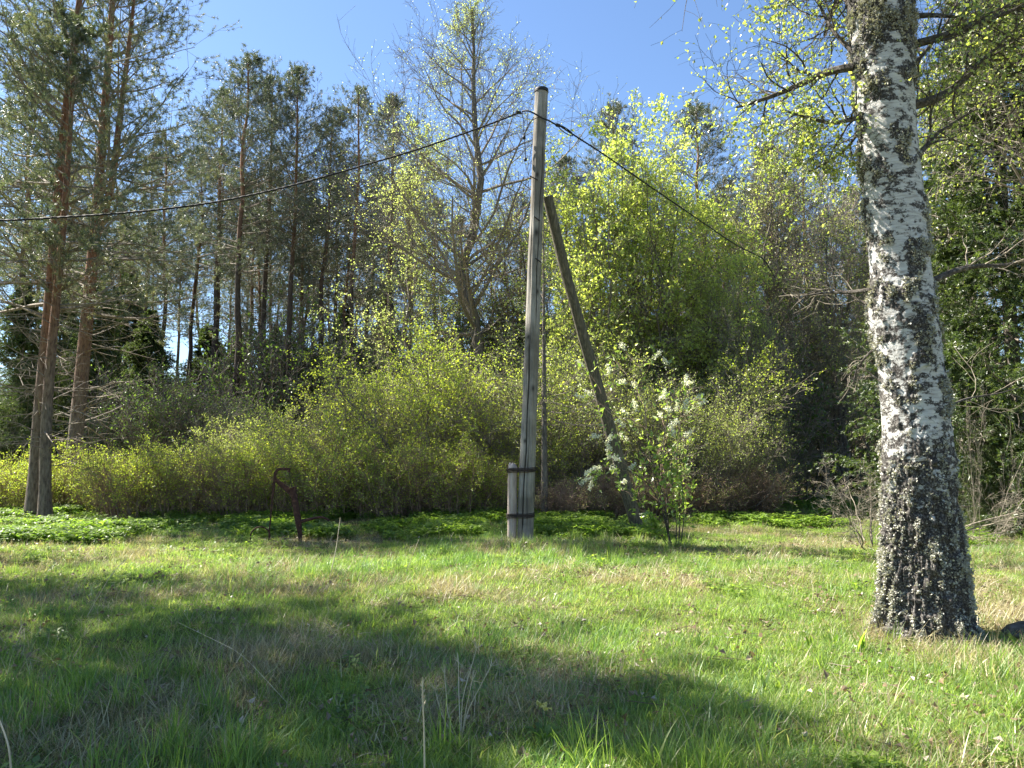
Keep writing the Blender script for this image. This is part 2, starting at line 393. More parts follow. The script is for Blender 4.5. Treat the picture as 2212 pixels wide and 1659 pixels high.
def scatter(name, protos, pts, idx, rot, scl, label, cat):
    coll = bpy.data.collections.new(name+'_sources')
    for k, p in enumerate(protos): p.name = '%s_source_%02d' % (name, k); coll.objects.link(p)
    me = bpy.data.meshes.new(name); me.vertices.add(len(pts)); me.vertices.foreach_set('co', np.asarray(pts, np.float32).ravel())
    a = me.attributes.new('idx', 'INT', 'POINT'); a.data.foreach_set('value', np.asarray(idx, np.int32))
    a = me.attributes.new('rot', 'FLOAT_VECTOR', 'POINT'); a.data.foreach_set('vector', np.asarray(rot, np.float32).ravel())
    a = me.attributes.new('scl', 'FLOAT_VECTOR', 'POINT'); a.data.foreach_set('vector', np.asarray(scl, np.float32).ravel())
    o = bpy.data.objects.new(name, me); COL.objects.link(o)
    ng = bpy.data.node_groups.new(name+'_nodes', 'GeometryNodeTree')
    ng.interface.new_socket('Geometry', in_out='INPUT', socket_type='NodeSocketGeometry')
    ng.interface.new_socket('Geometry', in_out='OUTPUT', socket_type='NodeSocketGeometry')
    N = ng.nodes; gi = N.new('NodeGroupInput'); go = N.new('NodeGroupOutput')
    ip = N.new('GeometryNodeInstanceOnPoints'); ci = N.new('GeometryNodeCollectionInfo')
    ci.inputs['Collection'].default_value = coll; ci.inputs['Separate Children'].default_value = True; ci.inputs['Reset Children'].default_value = True
    ip.inputs['Pick Instance'].default_value = True
    def attr(nm, ty):
        x = N.new('GeometryNodeInputNamedAttribute'); x.data_type = ty; x.inputs[0].default_value = nm; return x.outputs['Attribute']
    L = ng.links
    L.new(gi.outputs[0], ip.inputs['Points']); L.new(ci.outputs[0], ip.inputs['Instance'])
    L.new(attr('idx', 'INT'), ip.inputs['Instance Index'])
    e = N.new('FunctionNodeEulerToRotation'); L.new(attr('rot', 'FLOAT_VECTOR'), e.inputs[0]); L.new(e.outputs[0], ip.inputs['Rotation'])
    L.new(attr('scl', 'FLOAT_VECTOR'), ip.inputs['Scale']); L.new(ip.outputs[0], go.inputs[0])
    md = o.modifiers.new('scatter', 'NODES'); md.node_group = ng
    tag(o, label, cat, kind='stuff')
    return o

def scatter_points(rng, n, y0, y1, power, margin=2.0, ratio=.78):
    """points in the wedge the picture can see, denser near the camera"""
    u = rng.random(n); e = 2-power
    y = (y0**e+(y1**e-y0**e)*u)**(1/e)
    x = (rng.random(n)*2-1)*(ratio*y+margin)
    return x, y
def green_mask(x, y):
    p = np.stack([x*.9+3, y*.9+1, np.zeros_like(x)], -1)
    return .5+2.1*(fbm(p, 4, 21)-.5)
def mound(x, y):
    p = np.stack([x*.4+13, y*.4+4, np.zeros_like(x)], -1); return fbm(p, 3, 44)

def build_grass():
    rng = np.random.default_rng(3)
    pr = []
    for k in range(4): pr.append(blade_tuft('g', rng, 150, .22, .025, .085, .0036, .65, M['grass'], curl=.9))      # 0-3 short
    for k in range(3): pr.append(blade_tuft('g', rng, 75, .17, .06, .16, .0042, .45, M['grass_blue'], curl=1.0))  # 4-6 long
    for k in range(4): pr.append(blade_tuft('g', rng, 170, .24, .04, .17, .0036, 1.35, M['thatch'], curl=.25))     # 7-10 flat dead
    for k in range(2): pr.append(blade_tuft('g', rng, 24, .07, .14, .32, .0065, .3, M['grass'], curl=1.0, seg=5))  # 11-12 broad tall
    for k in range(2): pr.append(litter('g', rng, 12, .25, .04, M['litter']))   # 13-14 fallen leaves and twigs
    for k in range(2): pr.append(herb_tuft('g', rng, 9, .10, .07, .035, M['herb']))   # 15-16 little weeds
    pts = []; idx = []; rot = []; scl = []
    def put(x, y, choices, smin, smax, tilt=.12, zoff=0):
        n = len(x); z = gz(x, y)+zoff
        pts.append(np.stack([x, y, z], -1)); idx.append(rng.choice(choices, n))
        rot.append(np.stack([rng.normal(size=n)*tilt, rng.normal(size=n)*tilt, rng.random(n)*6.28], -1))
        s = smin+(smax-smin)*rng.random(n); scl.append(np.stack([s, s, s*(.8+.4*rng.random(n))], -1))
    # thatch everywhere
    x, y = scatter_points(rng, 17000, 1.5, 34, 1.6); m = green_mask(x, y)
    k = rng.random(len(x)) < np.clip(1.42-2.2*m, .10, 1); put(x[k], y[k], [7, 8, 9, 10], .8, 1.35, .15)
    # short green
    x, y = scatter_points(rng, 44000, 1.5, 50, 1.7); m = green_mask(x, y)
    k = rng.random(len(x)) < np.clip((m-.24)*3.4, .15, 1); put(x[k], y[k], [0, 1, 2, 3], .75, 1.4)
    # long green in drifts
    x, y = scatter_points(rng, 17000, 1.5, 40, 1.5); m = mound(x, y)
    k = rng.random(len(x)) < np.clip((m-.56)*5, .05, 1)*.7; put(x[k], y[k], [4, 5, 6], .7, 1.4)
    # broad tall tufts near the camera and round the poles
    spots = [(400, 1625, 60, .28), (330, 1490, 60, .45), (200, 1480, 55, .4), (1420, 1640, 60, .3), (1230, 1200, 70, .7), (1620, 1600, 20, .4), (1680, 1345, 14, .6), (2100, 1420, 40, .5), (2180, 1500, 25, .35), (620, 1240, 30, .6), (1330, 1175, 60, .7)]
    for px, py, n, sd in spots:
        Y = CAM_Z*FPX/(py-977); X = (px-1106)/FPX*Y
        x = X+rng.normal(size=n)*sd; y = Y+rng.normal(size=n)*sd*.7; y = np.maximum(y, 1.6)
        put(x, y, [11, 12, 4, 5], .7, 1.1)
    x, y = scatter_points(rng, 900, 1.8, 16, 1.3); put(x, y, [13, 14], .7, 1.2, .1)
    x, y = scatter_points(rng, 1500, 1.8, 16, 1.3); m = mound(x+5, y); k = m > .5; put(x[k], y[k], [15, 16], .7, 1.5, .1)
    x, y = scatter_points(rng, 220, 2.5, 14, 1.); put(x, y, [11, 12], .5, .85)
    scatter('grass', pr, np.concatenate(pts), np.concatenate(idx), np.concatenate(rot), np.concatenate(scl),
            'rough spring meadow grass with green blades and matted dead straw', 'grass')
build_grass()

def build_herbs():
    rng = np.random.default_rng(8)
    pr = [herb_tuft('h', rng, 60, .25, .17, .06, M['herb']) for _ in range(3)]
    X = []; Y = []
    def band(px0, px1, y0, y1, n, edge=.0):
        y = y0+(y1-y0)*rng.random(n); px = px0+(px1-px0)*rng.random(n)
        x = (px-1106)/FPX*y
        nn = vnoise(np.stack([x*.8, y*.8, np.zeros(n)], -1), 77)
        k = rng.random(n) < np.clip((nn-.38-edge)*4, .04, 1)
        X.append(x[k]); Y.append(y[k])
    band(-150, 260, 12.2, 19, 2600); band(240, 720, 13.6, 17.6, 1300); band(700, 1420, 13.2, 18.5, 2700)
    band(1420, 1960, 15.5, 24, 900, .12); band(1950, 2300, 12, 22, 600, .3)
    x = np.concatenate(X); y = np.concatenate(Y); n = len(x)
    s = .45+.9*rng.random(n)
    scatter('ground_cover', pr, np.stack([x, y, gz(x, y)-.02], -1), rng.integers(0, 3, n),
            np.stack([rng.normal(size=n)*.1, rng.normal(size=n)*.1, rng.random(n)*6.28], -1), np.stack([s, s, s], -1),
            'low leafy green herbs carpeting the ground along the foot of the bushes', 'ground cover')
build_herbs()

# ------------------------------------------------------------------ tree builders
def line_path(pts, K):
    pts = np.asarray(pts, float); d = np.r_[0, np.cumsum(np.linalg.norm(np.diff(pts, axis=0), axis=1))]
    t = np.linspace(0, d[-1], K)
    return np.stack([np.interp(t, d, pts[:, i]) for i in range(3)], -1)
def smooth_path(pts, K):
    p = line_path(pts, K)
    for _ in range(max(1, K//8)):
        p[1:-1] = p[1:-1]*.5+(p[:-2]+p[2:])*.25
    return p

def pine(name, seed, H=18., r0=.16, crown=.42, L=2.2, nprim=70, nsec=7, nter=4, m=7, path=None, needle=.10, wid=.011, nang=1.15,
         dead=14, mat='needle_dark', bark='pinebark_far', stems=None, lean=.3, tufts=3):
    """Scots pine: trunk part and crown part (limbs, dead lower branches, needles)"""
    rng = np.random.default_rng(seed)
    root = empty(name)
    if path is None:
        K = 16; t = np.linspace(0, 1, K)
        wx = np.cumsum(rng.normal(size=K)*.06)*lean; wy = np.cumsum(rng.normal(size=K)*.06)*lean
        path = np.stack([wx-wx[0], wy-wy[0], t*H], -1)
    allp = [path]+(stems or [])
    g = Geo(); gc = Geo()
    for si, pth in enumerate(allp):
        K = len(pth); t = np.linspace(0, 1, K)
        rr = (r0 if si == 0 else r0*.55)*(1-t*.86)**.9
        if si == 0: rr[0] *= 1.25
        tubes(g, pth, rr, s=10)
        P = pth[None]; Rr = rr[None]
        cr = crown if si == 0 else .15
        if dead and si == 0:
            D, DR, _ = spawn(rng, P, Rr, dead, .10, cr+.12, 1.45, L*.5, K=5, up=-.03, wob=.2, rr=.13, rel=False, angj=.2, tip=.3)
            tubes(gc, D, np.clip(DR, .004, .03), s=3, mat=0)
            D2, DR2, _ = spawn(rng, D, DR, 6, .25, 1, .8, .35, K=3, up=-.05, wob=.3, rr=.5, rel=True)
            tubes(gc, D2, np.clip(DR2, .003, .012), s=3, mat=0)
        xx = lambda t: np.clip((t-cr)/(1-cr), 0, 1)
        prof = lambda t: L*(.30+.70*np.sin(PI*np.clip(xx(t)*.85+.15, 0, 1)))*(1-.45*xx(t))
        npm = nprim if si == 0 else nprim//2
        B1, R1, t1 = spawn(rng, P, Rr, npm, cr, .985, lambda t: 1.45-.75*np.clip((t-cr)/(1-cr), 0, 1), prof, K=6,
                           up=lambda t: .02+.13*np.clip((t-cr)/(1-cr), 0, 1), wob=.10, rr=.38, rel=False)
        R1 = np.clip(R1, .008, .07); tubes(gc, B1, R1, s=4, mat=0)
        B2, R2, _ = spawn(rng, B1, R1, nsec, .25, 1, .75, .42, K=4, up=.10, wob=.15, rr=.55, flat=.5)
        R2 = np.clip(R2, .005, .03); tubes(gc, B2, R2, s=3, mat=0)
        B3, R3, _ = spawn(rng, B2, R2, nter, .3, 1, .75, .42, K=3, up=.25, wob=.15, rr=.6)
        tubes(gc, B3, np.clip(R3, .003, .008), s=3, mat=0)
        c, tn = sample(rng, B3, tufts, .45, 1.05)
        needles(gc, rng, c, tn, m, needle, wid, ang=nang)
        c, tn = sample(rng, B2, 2, .85, 1.0); needles(gc, rng, c, tn, m, needle, wid, ang=nang)
        top = pth[-1][None]+np.zeros((6, 3)); tn = np.tile(np.array([[0, 0, 1.]]), (6, 1)); top[:, 2] += np.linspace(-.5, .2, 6)
        needles(gc, rng, top, tn, m, needle, wid)
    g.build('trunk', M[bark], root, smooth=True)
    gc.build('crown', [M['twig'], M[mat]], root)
    tag(root, name.replace('_', ' '), 'pine tree')
    return root

def spruce(name, seed, H=16., r0=.16, L=2.4, nprim=90, m=6, base=.03, mat='spruce', wid=.014, dead=False, nsec=12):
    rng = np.random.default_rng(seed); root = empty(name); g = Geo(); gc = Geo()
    K = 14; t = np.linspace(0, 1, K); pth = np.stack([0*t, 0*t, t*H], -1); rr = r0*(1-t*.93)
    tubes(g, pth, rr, s=9); P = pth[None]; Rr = rr[None]
    B1, R1, t1 = spawn(rng, P, Rr, nprim, base, .985, lambda t: 1.75-.75*t, lambda t: L*(1-t)**.8+.12, K=7,
                       up=lambda t: .06+0*t, wob=.05, rr=.2, rel=False, angj=.1, lj=.2)
    B1[:, :, 2] -= (np.linspace(0, 1, 7)*(1-np.linspace(0, 1, 7)))[None]*np.linalg.norm(B1[:, -1]-B1[:, 0], axis=-1)[:, None]*.5
    R1 = np.clip(R1, .006, .03); tubes(gc, B1, R1, s=4, mat=0)
    B2, R2, _ = spawn(rng, B1, R1, nsec, .12, 1, .85, .30, K=4, up=-.22, wob=.08, rr=.5, flat=.85, lj=.3)
    tubes(gc, B2, np.clip(R2, .003, .01), s=3, mat=0)
    if not dead:
        B3, R3, _ = spawn(rng, B2, R2, 4, .1, 1, .7, .5, K=3, up=-.25, wob=.1, rr=.5, flat=.4)
        c, tn = sample(rng, B3, 4, .1, 1.); needles(gc, rng, c, tn, m, .075, wid, ang=.9)
        c, tn = sample(rng, B2, 6, .1, 1.); needles(gc, rng, c, tn, m, .075, wid, ang=.9)
    else:
        c, tn = sample(rng, B2, 3, .3, 1.); needles(gc, rng, c, tn, 4, .05, wid, ang=.9)
    g.build('trunk', M['bark'], root, smooth=True); gc.build('crown', [M['twig'], M[mat]], root)
    tag(root, name.replace('_', ' '), 'spruce tree')
    return root

def broad(name, seed, paths, r0, crown=.3, L=3., nprim=26, nsec=8, nter=6, nl=6, leaf=.06, mat='leaf_yg', twig='twig', bark='bark',
          prof=None, ang=.75, up=.10, nq=0, spread=1.1, cat='tree', minr=.003, sec_len=.42, ter_len=.45, jit=.02, leaf_t0=.2, flat=0., wob=.13, droop=0., skip=1., fol_up=.05):
    """deciduous tree or shrub: one or more stems, limbs, twigs and separate leaves"""
    rng = np.random.default_rng(seed); root = empty(name); g = Geo(); gc = Geo()
    K = 12
    P = np.stack([smooth_path(p, K) for p in paths]); n = len(paths)
    rads = np.asarray(r0 if np.ndim(r0) else [r0]*n, float)
    P[:, 1:-1] += rng.normal(size=P[:, 1:-1].shape)*np.array([.02, .02, 0])*np.linalg.norm(P[:, -1]-P[:, 0], axis=-1)[:, None, None]*.5
    Rr = rads[:, None]*((1-np.linspace(0, 1, K)*.88)**.9)[None]
    tubes(g, P, Rr, s=9 if max(rads) > .04 else 5)
    if prof is None: prof = lambda t: L*(np.sin(np.clip((t-crown)/(1-crown), 0, 1)*PI*.8+.35))
    B1, R1, _ = spawn(rng, P, Rr, nprim, crown, .98, ang, prof, K=7, up=up, wob=wob, rr=.45, rel=False, lj=.3)
    R1 = np.maximum(R1, minr*1.6); tubes(gc, B1, R1, s=4, mat=0)
    B2, R2, _ = spawn(rng, B1, R1, nsec, .15, 1, .75, sec_len, K=5, up=fol_up, wob=.15, rr=.55, flat=flat)
    R2 = np.maximum(R2, minr*1.2); tubes(gc, B2, R2, s=3, mat=0)
    B3, R3, _ = spawn(rng, B2, R2, nter, .15, 1, .75, ter_len, K=4, up=fol_up-droop, wob=.18, rr=.55)
    tubes(gc, B3, np.maximum(R3, minr), s=3, mat=0)
    tgt = B3
    if nq:
        B4, R4, _ = spawn(rng, B3, R3, nq, .1, 1, .8, .5, K=3, up=-droop, wob=.2, rr=.6)
        tubes(gc, B4, np.maximum(R4, minr*.8), s=3, mat=0); tgt = B4
    if nl:
        if skip < 1:   # some twigs are bare: leafy clumps with gaps
            c0 = tgt[:, -1]; k = vnoise(c0*1.1+seed, 5) < skip+.25*rng.normal(size=len(c0)); tgt = tgt[k]
        c, tn = sample(rng, tgt, nl, leaf_t0, 1.)
        leaves(gc, rng, c, tn, leaf, spread=spread, jit=jit, droop=droop*2)
    g.build('trunk' if max(rads) > .04 else 'stems', M[bark], root, smooth=True)
    gc.build('crown' if max(rads) > .04 else 'foliage', [M[twig], M[mat]], root)
    tag(root, name.replace('_', ' '), cat)
    return root

def bush(name, seed, h, wdt, nstem=26, mat='leaf_bush', twig='twig_brown', leaf=.035, nl=5, nprim=7, nsec=5, nter=3, lo=.45, cat='bush', outward=.6, minr=.003, bottom=.0, spread=1.2, nq=0, skip=1.):
    rng = np.random.default_rng(seed)
    paths = []
    for k in range(nstem):
        a = rng.random()*2*PI; r = wdt*.5*math.sqrt(rng.random())
        b = np.array([r*math.cos(a)*.6, r*math.sin(a)*.6, -.05]); hh = h*(.6+.4*rng.random())*(1-.35*(r/(wdt*.5))**2)
        tip = b+np.array([math.cos(a)*r*outward, math.sin(a)*r*outward, hh])
        mid = (b+tip)/2+np.array([math.cos(a), math.sin(a), 0])*(-.05*wdt)
        paths.append([b, mid, tip])
    return broad(name, seed, paths, list(.010+.012*rng.random(nstem)*h/1.7), crown=bottom, nprim=nprim, nsec=nsec, nter=nter, nl=nl, leaf=leaf,
                 prof=lambda t: h*.33*(1.15-.6*t), ang=.65, up=.12, mat=mat, twig=twig, bark=twig, cat=cat, minr=minr, leaf_t0=.2, sec_len=.5, ter_len=.55, spread=spread, nq=nq, skip=skip)

def top_scale(py, Y, H): return (at(0, py, Y)[2])/H

# ------------------------------------------------------------------ near pines (left)
def near_path(pts, Y, Yt=None):
    n = len(pts); Yt = Y if Yt is None else Yt
    P = [at(px, py, Y+(Yt-Y)*i/(n-1)) for i, (px, py) in enumerate(pts)]
    return np.array(P)
def rooted(root, base):
    root.location = base; return root
def rel_path(P, K=18):
    b = P[0].copy(); b[2] = 0
    return smooth_path(P-b, K), b
P, b = rel_path(near_path([(72, 1125), (85, 900), (105, 700), (122, 480), (140, 250), (165, 60), (185, -120), (200, -330)], 17.0))
o = pine('pine_tree', 101, r0=.175, crown=.28, L=2.9, nprim=72, nsec=7, nter=4, m=15, path=P, needle=.095, wid=.011, dead=46, mat='needle', bark='pinebark')
o.location = b; tag(o, 'tall pine with orange upper bark, the thicker of the close pair at the left edge', 'pine tree')
P, b = rel_path(near_path([(97, 1125), (98, 900), (122, 640), (140, 450), (150, 300), (158, 180), (160, 40)], 16.6))
o = pine('pine_tree', 102, r0=.135, crown=.40, L=2.2, nprim=42, nsec=7, nter=4, m=15, path=P, needle=.095, wid=.011, dead=40, mat='needle', bark='pinebark')
o.location = b; tag(o, 'slimmer pine growing right against the thick left-edge pine', 'pine tree')
Pm = near_path([(150, 1075), (172, 860), (192, 640), (212, 430), (222, 280), (238, 80), (250, -120), (258, -260)], 20.0)
Ps = near_path([(205, 520), (240, 430), (255, 280), (272, 150), (290, 0), (300, -150)], 19.9)
P, b = rel_path(Pm); S = smooth_path(Ps-b, 12)
o = pine('pine_tree', 103, r0=.205, crown=.28, L=3.3, nprim=76, nsec=7, nter=4, m=15, path=P, needle=.10, wid=.011, dead=50, mat='needle', bark='pinebark', stems=[S])
o.location = b; tag(o, 'large reddish pine forking into two stems, standing behind the close pair of pines at left', 'pine tree')

MARKS = [(-300, 'outside the left edge'), (-20, 'at the left edge'), (60, 'behind the close pair of pines'), (110, 'just right of the close pair of pines'), (160, 'behind the forked pine'),
 (225, 'right of the forked pine'), (290, 'over the left end of the hedge'), (345, 'left of the white sky gap'), (400, 'in the white sky gap'), (455, 'right of the white sky gap'), (505, 'between sky gap and pump'),
 (555, 'left above the pump handle'), (600, 'straight above the pump'), (640, 'above the pump spout'), (690, 'right of the pump spout'), (740, 'left of the arching hedge stem'), (800, 'over the arching hedge stem'),
 (860, 'left of the tall half-leafed tree'), (930, 'just left of the thick grey trunk'), (985, 'behind the thick grey trunk'), (1060, 'between grey trunk and pole'), (1125, 'behind the pole'),
 (1175, 'in the narrow angle of pole and brace'), (1240, 'behind the middle of the brace'), (1320, 'over the flowering shrub, left side'), (1390, 'behind the flowering shrub'), (1450, 'right of the flowering shrub'),
 (1510, 'under the middle of the right cable'), (1560, 'under the right end of the maples'), (1620, 'at the lower end of the right cable'), (1690, 'over the gap right of the brush'), (1745, 'over the far meadow strip'),
 (1800, 'left of the birch trunk'), (1865, 'at the left side of the birch'), (1925, 'behind the birch trunk'), (2000, 'at the right side of the birch'), (2060, 'between birch and big spruce'), (2100, 'left of the big spruce'),
 (2145, 'behind the big spruce'), (2185, 'near the right edge'), (2225, 'at the right edge'), (2280, 'outside the right edge'), (9999, 'far right')]
def where(px):
    for i in range(len(MARKS)-1):
        if MARKS[i][0] <= px < MARKS[i+1][0]: return MARKS[i][1]
    return MARKS[0][1]
# ------------------------------------------------------------------ pine variants for the wood behind
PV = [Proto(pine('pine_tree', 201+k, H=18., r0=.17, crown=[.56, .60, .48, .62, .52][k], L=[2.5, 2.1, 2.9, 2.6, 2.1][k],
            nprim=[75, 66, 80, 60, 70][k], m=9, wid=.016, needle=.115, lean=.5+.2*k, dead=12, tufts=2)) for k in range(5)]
rp = np.random.default_rng(77)
used_labels = set()
def fresh(label):
    if label in used_labels: label = 'right-hand twin of the '+label
    used_labels.add(label); return label
def place_pine(v, px, Y, top, label, group=None, rz=None):
    label = fresh(label)
    X = gx(px, Y); s = top_scale(top, Y, 18.)
    PV[v].put((X, Y, -.1), rz if rz is not None else rp.random()*6.28, (s*(.9+.2*rp.random()),)*2+(s,), label, group)
front = [(2, 500, 30, 118, 'broad tall pine, highest of the wood left of centre'),
         (0, 613, 30, 155, 'pine with a narrow spire-like top, next right of the highest pine in the wood'),
         (4, 686, 31, 215, 'slim pine between the spire-topped pine and the pine with dark candle-like shoots'),
         (3, 752, 29, 200, 'pine with dark candle-like top shoots and an open bare upper trunk'),
         (1, 843, 33, 208, 'pine whose top stands just left of the tall half-leafed deciduous tree'),
         (1, 447, 33, 190, 'pine with its top just right of the big left crowns'),
         (0, 560, 34, 178, 'pine filling in between the highest pine and the spire-topped pine'),
         (2, 20, 30, 140, 'pine whose pointed top shows at the far left edge'),
         (3, 405, 36, 330, 'leaning dark pine trunk against the white gap of sky'),
         (4, 338, 34, 300, 'thin dark pine just left of the white gap of sky'),
         (1, 465, 38, 330, 'dark pine trunk at the right side of the white gap of sky')]
for v, px, Y, top, lab in front: place_pine(v, px, Y, top, lab)
row = [294, 537, 547, 573, 633, 650, 665, 716, 735, 775, 830, 888, 240, 60, 180, 120]
for i, px in enumerate(row):
    place_pine(i % 5, px, 35+(i*7 % 11), 330+(i*53 % 110), 'slender second-row pine '+where(px), 'second-row pines left of centre')
for i, px in enumerate([-60, 30, 95, 150, 205, 262, 318, 372, 428, 486, 528, 588, 643, 700, 765, 815, 868]):
    place_pine((i*3) % 5, px, 52+(i*7 % 12), 470+(i*29 % 70), 'thin third-row pine far back in the wood '+where(px), 'third-row pines left of centre')
right = [(2, 1520, 26.5, 222, 'dark pine rising behind the right shoulder of the bright green maples'),
         (2, 1330, 29, 222, 'pine showing its tip among the tops of the bright green maples'),
         (4, 1575, 29, 370, 'lower dark pine beside the tall one right of the maples'),
         (1, 1690, 36, 305, 'pine behind the bare brown trees, its pointed top left of the birch trunk'),
         (3, 1755, 38, 280, 'pine nearest the birch trunk on its left, top above the bare brown trees'),
         (1, 1230, 28, 330, 'pine crown dark behind the upper pole and brace'),
         (4, 1840, 40, 400, 'pine half hidden behind the left side of the birch trunk')]
for v, px, Y, top, lab in right: place_pine(v, px, Y, top, lab)
for i, px in enumerate([1640, 1720, 1790, 1870, 1910, 2040, 2075, 2110, 2150, 2190, 2235, 2290]):
    place_pine(i % 5, px, 38+(i*5 % 13), 400+(i*37 % 90), 'distant reddish-trunked pine '+where(px), 'distant pines on the right')
for i, px in enumerate([940, 990, 1060, 1120, 1180, 1260, 1380, 1440, 1500, 1560]):
    place_pine(i % 5, px, 40+(i*5 % 9), 430+(i*31 % 90), 'distant dark pine '+where(px), 'distant pines in the middle')

# ------------------------------------------------------------------ tall half-leafed tree in the middle
P, b = rel_path(near_path([(1030, 1090), (1032, 800), (1033, 600), (1030, 400), (1024, 200), (1020, 15)], 24.))
o = broad('deciduous_tree', 301, [P], .24, crown=.30, nprim=46, nsec=8, nter=6, nq=4, nl=2, leaf=.05, mat='leaf_lime',
          prof=lambda t: 7.6*np.clip(1.10-t, .13, .66), ang=lambda t: 1.25-.6*t, up=.05, sec_len=.42, ter_len=.45, minr=.0045, skip=.6, jit=.03)
o.location = b; tag(o, 'tall deciduous tree with fine twigs and sparse new leaves, left of the pole top', 'deciduous tree')
# a yellow-green neighbour low on its left
P, b = rel_path(near_path([(880, 1060), (878, 800), (880, 600), (892, 420), (900, 330)], 25.))
o = broad('deciduous_tree', 302, [P], .12, crown=.2, nprim=36, nsec=8, nter=6, nq=3, nl=3, leaf=.065, mat='leaf_lime',
          prof=lambda t: 2.8*np.clip(1.2-.8*t, .2, 1), ang=.8, up=.05, minr=.005, skip=.8)
o.location = b; tag(o, 'smaller yellow-leafed tree with airy branches left of the tall deciduous tree', 'deciduous tree')

# ------------------------------------------------------------------ bright green maples
def maple(seed, nst, h, wd, nprim=12, nl=5):
    rng = np.random.default_rng(seed); ps = []
    for k in range(nst):
        a = rng.random()*6.28; r = wd*(.3+.7*rng.random())
        b = np.array([math.cos(a)*.25, math.sin(a)*.25, -.1]); t = np.array([math.cos(a)*r, math.sin(a)*r, h*(.82+.18*rng.random())])
        if k == 0: t = np.array([0, 0, h*.97])
        m = (b+t)/2 - np.array([math.cos(a), math.sin(a), 0])*r*.2
        ps.append([b, m, t])
    return broad('maple_tree', seed, ps, [.10]+[.06]*(nst-1), crown=.18, nprim=nprim, nsec=6, nter=5, nq=2, nl=nl, leaf=.105, mat='leaf_yg',
                 prof=lambda t: h*.23*np.clip(1.2-.65*t, .2, 1), ang=.75, up=.06, minr=.004, skip=.62, spread=1.4, jit=.05, cat='maple tree', twig='twig')
MV = [Proto(maple(311, 7, 11., 2.2, 13, 4)), Proto(maple(312, 7, 11., 2.6, 13, 4))]
def place_maple(v, px, Y, top, rz, label, sx=1.):
    s = top_scale(top, Y, 11.); MV[v].put((gx(px, Y), Y, -.1), rz, (s*sx, s*sx, s), label)
place_maple(0, 1375, 23, 300, .3, 'tallest bright green maple, just right of the pole top')
place_maple(1, 1290, 21.5, 345, 2.2, 'bright green maple directly behind the slanting brace', .9)
place_maple(1, 1460, 22.5, 372, 4.0, 'rounded bright green maple on the right of the maple clump')
place_maple(0, 1540, 23.5, 440, 5.1, 'lower bright green maple at the right end of the clump', .9)
place_maple(0, 1580, 21.5, 560, 1.9, 'low green maple reaching out under the right-hand cable', .9)

# ------------------------------------------------------------------ bare brown trees right of the maples
def bare(seed, h, wd, nst=4, nl=1, mat='leaf_olive', twig='twig', cat='bare tree', name='bare_tree', skip=.35):
    rng = np.random.default_rng(seed); ps = []
    for k in range(nst):
        a = rng.random()*6.28; r = wd*(.3+.7*rng.random())
        b = np.array([math.cos(a)*.2, math.sin(a)*.2, -.1]); t = np.array([math.cos(a)*r, math.sin(a)*r, h*(.75+.25*rng.random())])
        ps.append([b, (b+t)/2, t])
    return broad(name, seed, ps, [.09]+[.05]*(nst-1), crown=.15, nprim=16, nsec=7, nter=6, nq=3, nl=nl, leaf=.05, mat=mat, twig=twig,
                 prof=lambda t: h*.22*np.clip(1.2-.6*t, .2, 1), ang=.7, up=.08, minr=.0045, skip=skip, cat=cat)
BV = [Proto(bare(321, 9., 1.2, nl=2, skip=.6)), Proto(bare(322, 9., 1.5))]
def place_bare(v, px, Y, top, rz, label, sx=1.):
    s = top_scale(top, Y, 9.); BV[v].put((gx(px, Y), Y, -.1), rz, (s*sx, s*sx, s), label)
place_bare(0, 1655, 25, 345, .5, 'leafless reddish-brown tree next to the bright green maples')
place_bare(1, 1740, 26, 395, 1.5, 'bare grey-brown tree halfway between the maples and the birch')
place_bare(0, 1810, 24, 400, 2.9, 'twiggy brown tree directly left of the birch trunk')
place_bare(1, 1890, 27, 480, 4.1, 'bare tree half hidden behind the birch trunk')
place_bare(1, 2060, 22, 520, 3.3, 'tangled bare tree just right of the birch trunk')
place_bare(0, 1170, 26, 420, 5.3, 'thin bare tree behind the upper part of the pole')
place_bare(1, 1640, 20.5, 640, 5.0, 'low twiggy tree below the end of the right-hand cable', .9)

# dead spruce behind the pole
o = spruce('dead_spruce', 331, H=7.2, r0=.085, L=1.9, nprim=60, dead=True, wid=.02, nsec=10, base=.3)
o.location = (gx(1176, 16.4), 16.4, -.1); tag(o, 'dead dark spruce with bare drooping side branches right behind the pole', 'spruce tree')

# ------------------------------------------------------------------ spruces on the right
SP = Proto(spruce('spruce_tree', 341, H=13., r0=.18, L=2.8, nprim=190, nsec=20, m=9, wid=.021))
SP.put((gx(2200, 14.6), 14.6, -.1), 0, 1, 'large dark spruce with drooping boughs filling the right edge')
SP.put((gx(2150, 16.5), 16.5, -.1), 2.0, .36, 'small young spruce low at the foot of the big right-edge spruce')
SP.put((gx(2175, 13.6), 13.6, -.1), 4.0, (.26, .26, .2), 'lowest bushy young spruce touching the meadow at right')
SP.put((gx(1905, 34), 34, -.1), 1.0, (.8, .8, .95), 'dark spruce far behind the birch trunk')
SP.put((gx(1600, 27), 27, -.1), 3.0, (.7, .7, .55), 'dark spruce behind the bushes at the right of the maples')
SP.put((gx(310, 33), 33, -.1), 5.0, (.8, .8, .62), 'dark shaggy spruce in the shade behind the big left pines')
SP.put((gx(440, 37), 37, -.1), .7, (.9, .9, .62), 'dark low spruce at the foot of the white gap of sky')

